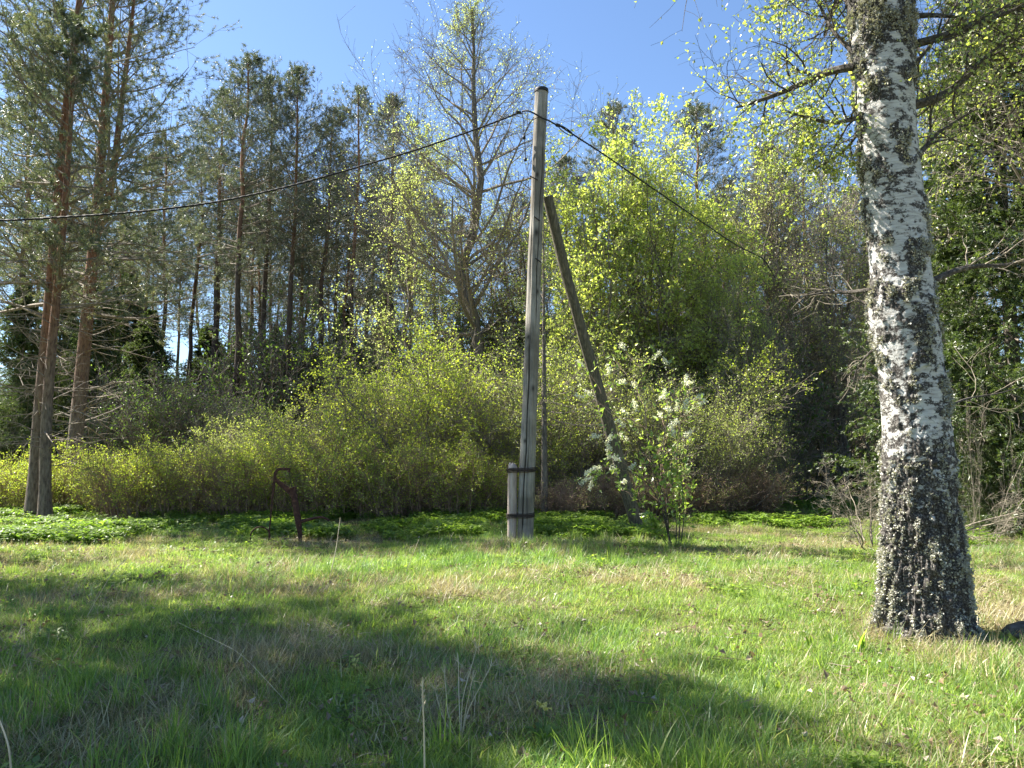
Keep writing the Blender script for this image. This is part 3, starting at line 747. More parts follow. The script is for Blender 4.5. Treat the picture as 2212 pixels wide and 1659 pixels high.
for px, Y, sc, lab in [(35, 27, .62, 'dark spruce in the wood at the left edge'), (115, 31, .72, 'dark spruce seen between the left-edge pines and the forked pine'), (195, 29, .66, 'dark spruce directly behind the forked pine trunk'),
                       (262, 36, .85, 'dark spruce just right of the forked pine'), (505, 38, .62, 'dark spruce under the highest pine of the wood'), (590, 40, .66, 'dark spruce low among the slim trunks above the pump'),
                       (735, 38, .72, 'dark spruce low among the slim trunks right of the pump'), (830, 40, .8, 'dark spruce under the pine left of the tall half-leafed tree'), (1690, 33, .8, 'dark spruce behind the bare brown trees'), (1785, 31, .72, 'dark spruce in the shade left of the birch trunk'),
                       (2065, 27, .8, 'dark spruce seen between the birch and the big right-edge spruce')]:
    SP.put((gx(px, Y), Y, -.1), px*.1, sc, lab)
# leafy tree behind birch on right
P, b = rel_path(near_path([(2330, 1120), (2320, 800), (2300, 500), (2290, 200), (2280, 0)], 13.))
o = broad('deciduous_tree', 351, [P], .16, crown=.5, nprim=30, nsec=8, nter=6, nq=3, nl=2, leaf=.055, mat='leaf_birch',
          prof=lambda t: 3.4*np.clip(1.2-.6*t, .2, 1), ang=.9, up=.02, minr=.004, skip=.7, droop=.05)
o.location = b; tag(o, 'leafy green tree whose boughs reach in from the right edge above the spruce', 'deciduous tree')

# ------------------------------------------------------------------ bushes
HB = [Proto(bush('hedge_bush', 401+k, 1.75, 1.9, nstem=44, nl=4, nprim=7, nsec=5, nter=3, leaf=.034, skip=.75, minr=.0018)) for k in range(3)]
rb = np.random.default_rng(5)
hed = [(-60, 18.5, 975, 'yellow-green bush at the very left edge behind the pines'),
       (20, 18.0, 985, 'yellow-green bush just left of the close pair of pines'),
       (150, 19.0, 975, 'low bush between the close pair of pines and the hedge end'),
       (235, 18.2, 985, 'brown-stemmed bush at the left end of the hedge'),
       (305, 17.2, 975, 'bright bush forming the rounded left end of the clipped-looking row'),
       (385, 17.2, 965, 'bright bush second from the left end of the row'),
       (460, 17.3, 960, 'bright bush left of the pump, third along the row'),
       (535, 17.2, 955, 'bright bush straight behind the left side of the pump'),
       (610, 17.2, 950, 'bright bush straight behind the pump column'),
       (690, 17.2, 948, 'bright bush just right of the pump'),
       (770, 17.1, 952, 'bright bush right of the pump spout'),
       (850, 17.0, 955, 'darker green bush in the middle of the row between pump and pole'),
       (925, 17.0, 950, 'darker green bush second from the pole along the row'),
       (1000, 17.0, 960, 'green bush at the right end of the row, next to the pole foot'),
       (1060, 17.4, 975, 'bush just behind the stub at the foot of the pole')]
for i, (px, Y, top, lab) in enumerate(hed):
    top += [0, 14, -10, 6, -14, 10, -4][i % 7]; s = top_scale(top-18, Y, 1.75); HB[i % 3].put((gx(px, Y), Y, -.02), rb.random()*6.28, (s*1.05, s*1.05, s), lab)
TB = [Proto(bush('tall_bush', 411+k, 3.6, 3.4, nstem=32, nl=4, nprim=9, nsec=6, nter=4, leaf=.045, mat=['leaf_bush', 'leaf_olive'][k], twig='twig', skip=.65, minr=.0024)) for k in range(2)]
tall = [(0, 790, 19.6, 800, 'tall loose green bush with an arching stem, right of the pump'),
        (1, 640, 20.5, 905, 'grey-green rounded bush above the hedge behind the pump'),
        (0, 930, 20.0, 770, 'tall green bush around a slim upright stem, centre left of the pole'),
        (0, 1060, 19.5, 760, 'tall green bush directly left of the pole'),
        (1, 1240, 18.8, 760, 'olive bush filling the angle between pole and brace'),
        (1, 1330, 19.4, 830, 'olive bush behind the lower brace'),
        (1, 1470, 18.6, 850, 'olive twiggy bush right behind the white-flowering shrub'),
        (1, 1570, 18.8, 855, 'rounded olive bush at the right end of the brush, before the dark gap'),
        (0, 1150, 18.6, 880, 'bush behind the foot of the pole'),
        (1, 500, 22, 930, 'low grey-green bush above the hedge left of the pump'),
        (0, 880, 22, 830, 'green bush set back between the two tallest left bushes')]
for i, (v, px, Y, top, lab) in enumerate(tall):
    s = top_scale(top-25, Y, 3.6); TB[v].put((gx(px, Y), Y, -.05), rb.random()*6.28, (max(s, .75), max(s, .75), s), lab)
sap = [([(925, 1080), (925, 950), (922, 860), (926, 740)], 18.3, .035, 'slim upright sapling standing in the bushes left of the pole'),
       ([(890, 1080), (850, 985), (800, 915), (745, 860), (690, 780)], 18.0, .05, 'leaning sapling with an arching stem right of the pump'),
       ([(1120, 1075), (1060, 970), (1020, 900), (980, 830)], 18.2, .03, 'thin leaning sapling just left of the pole'),
       ([(1580, 1080), (1600, 980), (1640, 880), (1655, 800)], 18.5, .035, 'slender sapling at the right end of the brush')]
for k, (pts, Y, r0, lab) in enumerate(sap):
    P, b = rel_path(near_path(pts, Y))
    o = broad('sapling', 381+k, [P], r0, crown=.3, nprim=22, nsec=6, nter=5, nl=4, leaf=.055, mat='leaf_bush', prof=lambda t: 1.5*(1.2-.6*t), ang=.8, up=.08, minr=.003, skip=.7, twig='twig', cat='sapling')
    o.location = b; tag(o, lab, 'sapling')
BR = Proto(bush('brown_bush', 421, 1.6, 2.0, nstem=46, nl=2, nprim=8, nsec=5, nter=3, leaf=.03, mat='leaf_olive', skip=.4))
for i, (px, Y, lab) in enumerate([(1210, 16.9, 'low leafless brown bush just right of the pole foot'), (1290, 17.2, 'low leafless brown bush left of the brace foot'),
                            (1370, 17.2, 'low leafless brown bush behind the brace foot'), (1450, 17.4, 'low leafless brown bush behind the base of the flowering shrub'),
                            (1530, 17.6, 'low leafless brown bush right of the flowering shrub'), (1610, 18.2, 'low leafless brown bush at the right end of the brush')]):
    BR.put((gx(px, Y), Y, -.03), i*1.3, (.9, .9, .62+.1*(i % 3)), lab)
# undergrowth of the wood
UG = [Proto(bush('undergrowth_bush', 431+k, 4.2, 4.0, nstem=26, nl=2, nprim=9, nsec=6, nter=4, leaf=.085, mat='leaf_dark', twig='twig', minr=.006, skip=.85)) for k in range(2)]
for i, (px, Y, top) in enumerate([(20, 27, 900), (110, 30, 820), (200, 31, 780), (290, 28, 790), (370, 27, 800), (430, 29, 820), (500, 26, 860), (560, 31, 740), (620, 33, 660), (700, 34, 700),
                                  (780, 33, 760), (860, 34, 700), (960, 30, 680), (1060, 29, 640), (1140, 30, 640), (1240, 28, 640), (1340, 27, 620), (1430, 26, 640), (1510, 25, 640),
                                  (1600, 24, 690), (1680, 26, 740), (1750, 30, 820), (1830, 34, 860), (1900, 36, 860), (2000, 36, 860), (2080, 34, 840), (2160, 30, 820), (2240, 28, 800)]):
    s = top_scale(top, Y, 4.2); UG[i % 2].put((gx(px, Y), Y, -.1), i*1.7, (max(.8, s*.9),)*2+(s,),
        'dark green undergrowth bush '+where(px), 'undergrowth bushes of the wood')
# far line of trees that closes the view
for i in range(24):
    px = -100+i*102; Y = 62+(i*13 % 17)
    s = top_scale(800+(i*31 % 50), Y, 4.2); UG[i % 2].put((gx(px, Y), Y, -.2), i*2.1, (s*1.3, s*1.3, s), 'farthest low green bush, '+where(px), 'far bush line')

# dead pale branches shrub between bushes and birch
DB = Proto(bush('dead_bush', 441, 2.2, 3.2, nstem=7, nl=0, nprim=7, nsec=5, nter=4, twig='twig_pale', minr=.0022, nq=2, outward=2.2))
DB.put((gx(1875, 12.6), 12.6, -.03), 0, (.85, .85, .72), 'pale leafless bush reaching out its dead twigs from behind the birch, on its left')
DB.put((gx(2095, 12.5), 12.5, -.03), 4, (.3, .3, 1.35), 'pale leafless bush between the birch trunk and the right-edge spruce')

# ------------------------------------------------------------------ trees outside the frame on the left that shade the foreground
def shade(v, cx, cy, h, sc, lab, rz=0):
    """v source; (cx, cy) where the shadow of the point at height h falls"""
    k = h/math.tan(SUN_EL); X = cx-math.sin(SUN_AZ)*k; Y = cy+math.cos(SUN_AZ)*k
    v.put((X, Y, -.1), rz, sc, lab)
TT = np.array([-.35, 4.0])-15.3/math.tan(SUN_EL)*np.array([math.sin(SUN_AZ), -math.cos(SUN_AZ)])
o = broad('shade_tree', 361, [[[0, 0, -.1], [.1, 0, 6], [0, 0, 15.2]]], .2, crown=.16, nprim=90, nsec=9, nter=6, nq=0, nl=9, leaf=.13, mat='leaf_dark',
          prof=lambda t: 3.5*np.clip(1.3-.72*t, .2, 1)*np.clip((t-.05)*5, .5, 1), ang=1.0, up=.0, minr=.006, spread=1.3, jit=.08)
o.location = (TT[0], TT[1], 0); tag(o, 'dense leafy tree outside the left edge whose long shadow crosses the front meadow', 'tree')

# ------------------------------------------------------------------ birch in front
BY = 6.35
def birch():
    rng = np.random.default_rng(501); root = empty('birch_tree'); base = at(2000, 1365, BY); base[2] = 0; root.location = base
    prof = [(-700, 1770, 1850), (-300, 1808, 1908), (0, 1838, 1962), (100, 1842, 1968), (200, 1852, 1973), (300, 1860, 1978), (400, 1866, 1988), (500, 1876, 1996), (600, 1885, 2008), (680, 1880, 2018),
            (740, 1893, 2026), (800, 1902, 2033), (900, 1909, 2045), (1000, 1909, 2055), (1100, 1912, 2063), (1200, 1911, 2072), (1260, 1909, 2082), (1310, 1906, 2090), (1350, 1902, 2098), (1400, 1896, 2108), (1450, 1890, 2120)]
    zc = []; cx = []; rad = []
    for py, l, r in prof:
        a = at(l, py, BY); c = at(r, py, BY); zc.append(a[2]); cx.append((a[0]+c[0])/2-base[0]); rad.append((c[0]-a[0])/2*.965)
    zc = np.array(zc)[::-1]; cx = np.array(cx)[::-1]; rad = np.array(rad)[::-1]
    NZ, NA = 1100, 240
    z = np.r_[np.linspace(zc[0], 5.6, 950), np.linspace(5.65, 12.5, 150)]
    rr = np.interp(z, zc, rad); cc = np.interp(z, zc, cx)
    k = z > zc[-1]
    rr[k] = np.interp(z[k], [zc[-1], 12.5], [rad[-1], .05]); cc[k] = cx[-1]-(z[k]-zc[-1])*.05
    # smooth
    ker = np.ones(25)/25; pad = lambda a: np.convolve(np.r_[np.full(12, a[0]), a, np.full(12, a[-1])], ker, 'valid')
    rr = pad(rr); cc = pad(cc)
    a = np.arange(NA)/NA*2*PI
    Z, A = np.meshgrid(z, a, indexing='ij')
    low = np.clip((2.05-Z)/1.5, 0, 1)          # rough corky bark near the foot
    mid = .35+.65*low
    ca, sa = np.cos(A), np.sin(A)
    p = np.stack([ca*2.6, sa*2.6, Z*1.5], -1)
    warp = (fbm(p*1.5, 3, 3)-.5)
    # vertical corky plates: ridged noise stretched along z
    q = np.stack([(ca+warp*.25)*5.2, (sa+warp*.25)*5.2, Z*3.2], -1)
    ridge = 1-np.abs(fbm(q, 3, 9)*2-1)*2.2
    q2 = np.stack([ca*8, sa*8, Z*26], -1); fine = fbm(q2, 3, 15)-.5
    q3 = np.stack([ca*1.6, sa*1.6, Z*6.5], -1); patch = fbm(q3, 4, 31)
    rough = np.clip(np.maximum(low, np.maximum((patch-.472)*6, (patch-.36)*6*np.clip((Z-4.3), 0, 1))), .1, 1)
    disp = rough*(-(.022+.045*low)*np.clip(ridge, 0, 1)+.020) + .060*fine*rough + (fbm(p*.6, 2, 8)-.5)*.03
    flare = np.clip((.35-Z)/.35, 0, 1)**2*(np.sin(A*5+1)*.5+.5)*.045
    RR = rr[:, None]+disp+flare
    V = np.stack([cc[:, None]+RR*ca, RR*sa, Z], -1)
    n = len(z); i = np.arange(n*NA).reshape(n, NA); j = np.roll(i, -1, 1)
    qd = np.stack([i[:-1], j[:-1], j[1:], i[1:]], -1).reshape(-1, 4)
    g = Geo(); g.add(V.reshape(-1, 3), qd, rnd=rough.reshape(-1))
    m, nn, o = nmat('birch_bark')
    tc = nn.nodes.new('ShaderNodeTexCoord'); L = nn.links
    at_ = nn.nodes.new('ShaderNodeAttribute'); at_.attribute_name = 'rnd'
    mp = nn.nodes.new('ShaderNodeMapping'); mp.inputs['Scale'].default_value = (1, 1, 1.5); L.new(tc.outputs['Object'], mp.inputs[0])
    n1 = nn.nodes.new('ShaderNodeTexNoise'); n1.inputs['Scale'].default_value = 9; n1.inputs['Detail'].default_value = 8; n1.inputs['Roughness'].default_value = .72; L.new(mp.outputs[0], n1.inputs[0])
    mp2 = nn.nodes.new('ShaderNodeMapping'); mp2.inputs['Scale'].default_value = (1, 1, 6); L.new(tc.outputs['Object'], mp2.inputs[0])
    n2 = nn.nodes.new('ShaderNodeTexNoise'); n2.inputs['Scale'].default_value = 10; n2.inputs['Detail'].default_value = 5; L.new(mp2.outputs[0], n2.inputs[0])
    n3 = nn.nodes.new('ShaderNodeTexNoise'); n3.inputs['Scale'].default_value = 60; n3.inputs['Detail'].default_value = 5; n3.inputs['Roughness'].default_value = .8; L.new(tc.outputs['Object'], n3.inputs[0])
    white = ramp(nn, [(.30, (.30, .28, .25)), (.45, (.46, .45, .42)), (.7, (.60, .59, .55))]); L.new(n2.outputs[0], white.inputs[0])
    dark = ramp(nn, [(.35, (.018, .015, .013)), (.52, (.065, .057, .05)), (.66, (.30, .29, .26))]); L.new(n3.outputs[0], dark.inputs[0])
    ma = nn.nodes.new('ShaderNodeMath'); ma.operation = 'MULTIPLY_ADD'; ma.inputs[1].default_value = .20; L.new(at_.outputs['Fac'], ma.inputs[0]); L.new(n1.outputs[0], ma.inputs[2])
    mr = nn.nodes.new('ShaderNodeMapRange'); mr.inputs[1].default_value = .525; mr.inputs[2].default_value = .575; L.new(ma.outputs[0], mr.inputs[0])
    mx = nn.nodes.new('ShaderNodeMix'); mx.data_type = 'RGBA'; L.new(mr.outputs[0], mx.inputs[0]); L.new(white.outputs[0], mx.inputs[6]); L.new(dark.outputs[0], mx.inputs[7])
    pb = nn.nodes.new('ShaderNodeBsdfPrincipled'); pb.inputs['Roughness'].default_value = .8; pb.inputs['Specular IOR Level'].default_value = .2
    L.new(mx.outputs[2], pb.inputs['Base Color'])
    bp = nn.nodes.new('ShaderNodeBump'); bp.inputs['Strength'].default_value = .8; bp.inputs['Distance'].default_value = .015; L.new(n3.outputs[0], bp.inputs['Height']); L.new(bp.outputs[0], pb.inputs['Normal'])
    L.new(pb.outputs[0], o.inputs[0])
    g.build('trunk', m, root, smooth=True)
    # lichen tufts on the ridges
    gl = Geo(); N = 80000
    zi = (rng.random(N)**1.35*930).astype(int); ai = rng.integers(0, NA, N)
    rg = rough[zi, ai]; hi = disp[zi, ai]; cl = vnoise(np.stack([ca[zi, ai]*7, sa[zi, ai]*7, Z[zi, ai]*7], -1), 12)
    k = rng.random(N) < np.clip((rg-.33)*1.6, 0, 1)*np.clip((cl-.33)*5, 0, 1)*np.clip((hi+.012)*60, .08, 1)
    zi, ai = zi[k], ai[k]; c = V[zi, ai]; nr = np.stack([ca[zi, ai], sa[zi, ai], np.full(len(zi), .0)], -1)
    c = np.repeat(c, 5, 0)+rng.normal(size=(len(c)*5, 3))*.009; nr = np.repeat(nr, 5, 0)
    leaves(gl, rng, c+nr*.002, nr, .015, mat=0, aspect=1.1, spread=.8)
    gl.build('lichen', M['lichen'], root)
    # limbs
    gc = Geo()
    def limb(pts, Ys, r, K=12):
        P = np.array([at(px, py, BY+dy) for (px, py), dy in zip(pts, Ys)])-base
        return smooth_path(P, K), r*np.linspace(1, .3, K)
    leafy = [limb([(1845, 145), (1800, 150), (1765, 165), (1700, 195), (1650, 215), (1590, 232)], [0, .1, .2, .3, .35, .4], .040),
             limb([(1870, 250), (1800, 268), (1750, 255), (1690, 238)], [0, -.1, -.1, -.1], .026),
             limb([(1850, 120), (1800, 70), (1765, 0), (1750, -80)], [0, .2, .4, .5], .022),
             limb([(1850, 20), (1800, -25), (1750, -50), (1710, -45)], [0, .3, .5, .6], .022),
             limb([(1870, 265), (1830, 320), (1790, 350), (1740, 375)], [0, .2, .3, .3], .016),
             limb([(1960, 100), (2050, 75), (2140, 40), (2230, 5)], [0, -.1, -.2, -.2], .040),
             limb([(1970, 228), (2030, 212), (2075, 180), (2110, 140), (2160, 100), (2240, 55)], [0, .1, .2, .2, .3, .3], .045),
             limb([(1985, 335), (2020, 290), (2070, 258), (2130, 225)], [0, .3, .4, .5], .026),
             limb([(1965, 150), (2000, 110), (2040, 60), (2080, -20)], [0, .3, .5, .6], .022),
             limb([(1960, -40), (2050, -120), (2150, -150), (2280, -140)], [0, .3, .7, .9], .05)]
    bare_l = [limb([(1960, 36), (2010, 32), (2060, 36), (2092, 30)], [0, -.1, -.15, -.2], .030),
              limb([(2010, 610), (2060, 585), (2110, 572), (2160, 575), (2240, 560)], [0, .1, .1, .1, .1], .034),
              limb([(1892, 625), (1830, 632), (1780, 632), (1735, 640)], [0, .2, .3, .3], .022),
              limb([(1905, 740), (1870, 770), (1850, 800), (1842, 830)], [0, .1, .2, .2], .014),
              limb([(1910, 830), (1870, 800), (1850, 785)], [0, .1, .2], .010),
              limb([(1900, 670), (1840, 640), (1800, 620), (1720, 640)], [0, .3, .4, .5], .012),
              limb([(2040, 880), (2090, 860), (2160, 850), (2230, 830)], [0, .3, .5, .6], .012)]
    P = np.stack([l[0] for l in leafy]); Rr = np.stack([l[1] for l in leafy]); tubes(gc, P, Rr, s=7, mat=0)
    B1, R1, _ = spawn(rng, P, Rr, 13, .10, 1, .95, .48, K=7, up=-.01, wob=.16, rr=.5); R1 = np.clip(R1, .003, .010); tubes(gc, B1, R1, s=4, mat=0)
    B2, R2, _ = spawn(rng, B1, R1, 7, .10, 1, .9, .62, K=6, up=-.06, wob=.14, rr=.5); R2 = np.clip(R2, .002, .004); tubes(gc, B2, R2, s=3, mat=0)
    B3, R3, _ = spawn(rng, B2, R2, 5, .1, 1, .8, .5, K=4, up=-.15, wob=.15, rr=.6); tubes(gc, B3, np.clip(R3, .0012, .002), s=3, mat=0)
    T = B3[vnoise(B3[:, -1]*1.6, 4) < .78+.2*rng.normal(size=len(B3))]
    c, tn = sample(rng, T, 3, .15, 1); leaves(gc, rng, c, tn, .032, mat=1, aspect=.8, spread=1.2, droop=.5, jit=.006)
    P = np.stack([l[0] for l in bare_l]); Rr = np.stack([l[1] for l in bare_l]); tubes(gc, P, Rr, s=7, mat=0)
    B1, R1, _ = spawn(rng, P, Rr, 8, .3, 1, .8, .42, K=6, up=-.03, wob=.2, rr=.4); R1 = np.clip(R1, .003, .009); tubes(gc, B1, R1, s=4, mat=2)
    B2, R2, _ = spawn(rng, B1, R1, 5, .2, 1, .8, .45, K=5, up=-.03, wob=.22, rr=.5); tubes(gc, B2, np.clip(R2, .0015, .003), s=3, mat=2)
    # crown above the frame
    Pt = np.stack([cc[-150:][::12], 0*cc[-150:][::12], z[-150:][::12]], -1)[None]; Rt = rr[-150:][::12][None]
    B1, R1, _ = spawn(rng, Pt, Rt, 34, .0, 1, 1.0, lambda t: 2.6*(1.1-t), K=6, up=.0, wob=.12, rr=.35, rel=False); tubes(gc, B1, R1, s=4, mat=0)
    B2, R2, _ = spawn(rng, B1, R1, 8, .2, 1, .8, .45, K=5, up=-.1, wob=.15, rr=.4); tubes(gc, B2, np.clip(R2, .003, .01), s=3, mat=0)
    B3, R3, _ = spawn(rng, B2, R2, 5, .1, 1, .8, .5, K=4, up=-.15, wob=.15, rr=.6); tubes(gc, B3, np.clip(R3, .002, .003), s=3, mat=0)
    c, tn = sample(rng, B3, 2, .2, 1); leaves(gc, rng, c, tn, .045, mat=1, aspect=.8, spread=1.2, droop=.5)
    gc.build('crown', [M['limb'], M['leaf_birch'], M['twig_pale']], root)
    tag(root, 'old thick-trunked birch with white, black-fissured, lichen-crusted bark at the right', 'birch tree')
M['limb'] = barkmat('birch_limb', [(.35, (.03, .026, .022)), (.55, (.10, .085, .07)), (.75, (.28, .26, .22))], scale=(8, 8, 8), bump=.6)
birch()

# ------------------------------------------------------------------ pole with brace, stub and bands
PY = 12.8
def pole():
    rng = np.random.default_rng(601)
    root = empty('utility_pole'); base = at(1134, 1165, PY); base[2] = 0; root.location = base
    prof = [(1190, 1116, 1152), (1110, 1118, 1153), (1000, 1122, 1156), (850, 1129, 1161), (700, 1136, 1166), (553, 1141, 1170), (420, 1147, 1174), (300, 1151.5, 1178.5), (195, 1156, 1183)]
    zc = []; cx = []; rad = []
    for py, l, r in prof:
        a = at(l, py, PY); c = at(r, py, PY); zc.append(a[2]); cx.append((a[0]+c[0])/2-base[0]); rad.append((c[0]-a[0])/2)
    z = np.linspace(-.25, zc[-1], 400); rr = np.interp(z, zc, rad); cc = np.interp(z, zc, cx)
    NA = 160; a = np.arange(NA)/NA*2*PI; Z, A = np.meshgrid(z, a, indexing='ij')
    d = (fbm(np.stack([np.cos(A)*1.5, np.sin(A)*1.5, Z*.9], -1), 3, 2)-.5)*.022
    d += (fbm(np.stack([np.cos(A)*11, np.sin(A)*11, Z*.7], -1), 3, 5)-.5)*.007
    # long drying cracks
    crk = np.zeros_like(Z)
    for a0, z0, z1, dep in ((-1.95, 0., 3.6, .03), (-1.05, 3.6, 6.6, .022), (-2.3, 4.2, 5.6, .018), (-1.4, .1, 2.2, .012), (-.9, 6.0, 7.3, .02)):
        ac = a0+.12*np.sin(Z*1.3+a0*7)+.05*np.sin(Z*5.1)
        dd = np.abs((A-ac+PI) % (2*PI)-PI)
        kk = np.exp(-(dd/.07)**2)*np.clip((Z-z0)*3, 0, 1)*np.clip((z1-Z)*3, 0, 1); d -= dep*kk; crk = np.maximum(crk, kk*dep/.025)
    for a0, zk, sz in ((-1.5, 5.35, .05), (-1.2, 2.6, .035), (-2.0, 1.7, .03), (-1.7, 6.4, .04), (-1.0, 4.3, .035), (-2.2, 3.5, .03)):
        dk = np.exp(-(((A-a0+PI) % (2*PI)-PI)*.14/sz)**2-((Z-zk)/(sz*1.5))**2); crk = np.maximum(crk, dk*.9); d += dk*.006
    RR = rr[:, None]+d
    V = np.stack([cc[:, None]+RR*np.cos(A), RR*np.sin(A), Z], -1)
    n = len(z); i = np.arange(n*NA).reshape(n, NA); j = np.roll(i, -1, 1)
    g = Geo(); g.add(V.reshape(-1, 3), np.stack([i[:-1], j[:-1], j[1:], i[1:]], -1).reshape(-1, 4), rnd=np.clip(crk, 0, 1).reshape(-1))
    g.build('shaft', M['wood'], root, smooth=True)
    # black cap
    g = Geo(); zt = zc[-1]; rt = rad[-1]; ct = cx[-1]
    tubes(g, np.array([[ct, 0, zt-.045], [ct, 0, zt-.04], [ct, 0, zt-.005], [ct, 0, zt+.02], [ct, 0, zt+.035]]), np.array([rt+.004, rt+.016, rt+.016, rt+.01, rt*.7]), s=40, cap=True)
    g.build('cap', M['black'], root, smooth=False)
    # stub
    l, r = at(1097, 1150, PY), at(1118, 1150, PY); sx = (l[0]+r[0])/2-base[0]-.015; sr = (r[0]-l[0])/2
    l2, r2 = at(1099, 1010, PY), at(1119, 1010, PY); sx2 = (l2[0]+r2[0])/2-base[0]-.01; zt2 = at(0, 1003, PY)[2]
    NA = 40; z = np.linspace(-.25, zt2, 60); Z, A = np.meshgrid(z, np.arange(NA)/NA*2*PI, indexing='ij')
    d = (fbm(np.stack([np.cos(A)*1.5+8, np.sin(A)*1.5, Z*2], -1), 3, 2)-.5)*.02+(fbm(np.stack([np.cos(A)*8, np.sin(A)*8, Z], -1), 2, 9)-.5)*.01
    cxs = sx+(sx2-sx)*(Z/zt2); rs = sr*.98+d
    rs[-3:] *= np.array([[.97], [.85], [.55]])
    V = np.stack([cxs+rs*np.cos(A), rs*np.sin(A), Z+(Z > zt2-.06)*(fbm(np.stack([np.cos(A)*4, np.sin(A)*4, Z], -1), 2, 19)-.5)*.14], -1)
    i = np.arange(60*NA).reshape(60, NA); j = np.roll(i, -1, 1)
    g = Geo(); g.add(V.reshape(-1, 3), np.stack([i[:-1], j[:-1], j[1:], i[1:]], -1).reshape(-1, 4))
    g.add(np.vstack([V[-1], V[-1].mean(0)-[0, 0, .03]]), tris=[(NA, x, (x+1) % NA) for x in range(NA)])
    st = g.build('stub_post', M['stub'], root, smooth=True)
    # two wire bands round both
    for py in (1015, 1113):
        zb = at(0, py, PY)[2]; ccp = np.interp(zb, zc[::1], cx) if False else np.interp(zb, np.array(zc), np.array(cx))
        rp_ = np.interp(zb, np.array(zc), np.array(rad))+.012; cs = sx+(sx2-sx)*(zb/zt2); rs_ = sr+.016
        g = Geo()
        for tt in range(7):
            ang1 = np.linspace(-PI/2, PI/2, 16); ang2 = np.linspace(PI/2, 3*PI/2, 16)
            p1 = np.stack([ccp+rp_*np.cos(ang1), rp_*np.sin(ang1), 0*ang1], -1); p2 = np.stack([cs+rs_*np.cos(ang2), rs_*np.sin(ang2), 0*ang2], -1)
            ring = np.vstack([p1, p2, p1[:1]]); ring[:, 2] = zb-.033+tt*.011+.012*np.sin(np.linspace(0, 6.28, len(ring))+tt)
            ring[:, :2] += rng.normal(size=(len(ring), 2))*.001
            tubes(g, ring, np.full(len(ring), .0075), s=6)
        g.build('binding_wire', M['band'], root, smooth=True)
    # brace
    bt = at(1183, 424, 12.98); bm = at(1222, 590, 13.35); bb = at(1383, 1140, 14.6); bb[2] = -.15
    path = line_path(np.array([bt, bm, bb])-base, 60)
    rad_ = np.linspace(.086, .128, 60)
    NA = 36; Tn = norm(np.gradient(path, axis=0)); U = norm(np.cross(Tn, [0, 1., 0])); W = np.cross(Tn, U)
    A = np.arange(NA)/NA*2*PI
    K, AA = np.meshgrid(np.arange(60), A, indexing='ij')
    d = (fbm(np.stack([np.cos(AA)*1.5, np.sin(AA)*1.5, K*.12], -1), 3, 6)-.5)*.02+(fbm(np.stack([np.cos(AA)*9, np.sin(AA)*9, K*.08], -1), 2, 7)-.5)*.01
    RR = rad_[:, None]+d
    V = path[:, None]+RR[..., None]*(np.cos(AA)[..., None]*U[:, None]+np.sin(AA)[..., None]*W[:, None])
    i = np.arange(60*NA).reshape(60, NA); j = np.roll(i, -1, 1)
    g = Geo(); g.add(V.reshape(-1, 3), np.stack([i[:-1], i[1:], j[1:], j[:-1]], -1).reshape(-1, 4))
    g.add(np.vstack([V[0], V[0].mean(0)]), tris=[(NA, x, (x+1) % NA) for x in range(NA)])
    g.build('brace', M['wood_dark'], root, smooth=True)
    # hook bracket and bolts near the top
    def loc(px, py, dy=0): return at(px, py, PY+dy)-base
    g = Geo()
    hk = smooth_path([loc(1128, 240, -.06), loc(1140, 238, -.14), loc(1155, 245, -.16), loc(1170, 255, -.16), loc(1186, 260, -.12), loc(1205, 272, -.02)], 16)
    tubes(g, hk, np.full(16, .014), s=6)
    for px, py in ((1120, 242), (1205, 270)):
        c = loc(px, py, -.04); tubes(g, np.array([c-[.05, 0, -.01], c-[.02, 0, 0], c+[.03, 0, -.01], c+[.06, 0, -.03]]), np.array([.012, .035, .03, .01]), s=8)
    g.build('cable_hook', M['black'], root, smooth=True)
    g = Geo()
    lp = smooth_path([loc(1170, 250, -.14), loc(1150, 258, -.15), loc(1137, 272, -.1), loc(1133, 300, -.03), loc(1134, 320, 0), loc(1136, 345, 0)], 16)
    tubes(g, lp, np.full(16, .008), s=5)
    lp = smooth_path([loc(1128, 240, -.06), loc(1131, 262, -.05), loc(1132, 290, -.03)], 10); tubes(g, lp, np.full(10, .006), s=5)
    for px, py in ((1132, 297), (1135, 345)):
        c = loc(px, py, -.02); tubes(g, np.array([c+[0, 0, -.03], c+[0, 0, -.02], c+[0, 0, .03], c+[0, 0, .035]]), np.array([.008, .028, .028, .008]), s=8)
    g.build('jumper_wire', M['black'], root, smooth=True)
    for px, py, ln in ((1150, 382, .10), (1160, 470, .05), (1163, 560, .05)):
        g = Geo(); c = loc(px, py, -.14); tubes(g, np.array([c-[.05, 0, -.02], c+[ln, 0, -.06]]), np.array([.012, .010]), s=7, cap=True)
        g.build('bolt', M['band'], root)
    tag(root, 'grey wooden utility pole with black cap, wired to a stub, propped by slanting brace', 'utility pole')
    return base
PB = pole()

def cable(name, pts, label, strands=3, r=.0085, tw=.35, K=160, off=.0095):
    root_pt = np.asarray(pts[0]); g = Geo(); P = line_path(pts, K)
    for _ in range(60): P[1:-1] = P[1:-1]*.5+(P[:-2]+P[2:])*.25
    T = norm(np.gradient(P, axis=0)); U = norm(np.cross(T, [0, 0, 1.])); W = np.cross(T, U)
    s = np.r_[0, np.cumsum(np.linalg.norm(np.diff(P, axis=0), axis=1))]
    for k in range(strands):
        a = s/tw*2*PI+k*2*PI/strands
        tubes(g, P+off*(np.cos(a)[:, None]*U+np.sin(a)[:, None]*W), np.full(K, r), s=6)
    o = g.build(name, M['black'], smooth=True, origin=root_pt); o.location = root_pt
    tag(o, label, 'cable'); return o
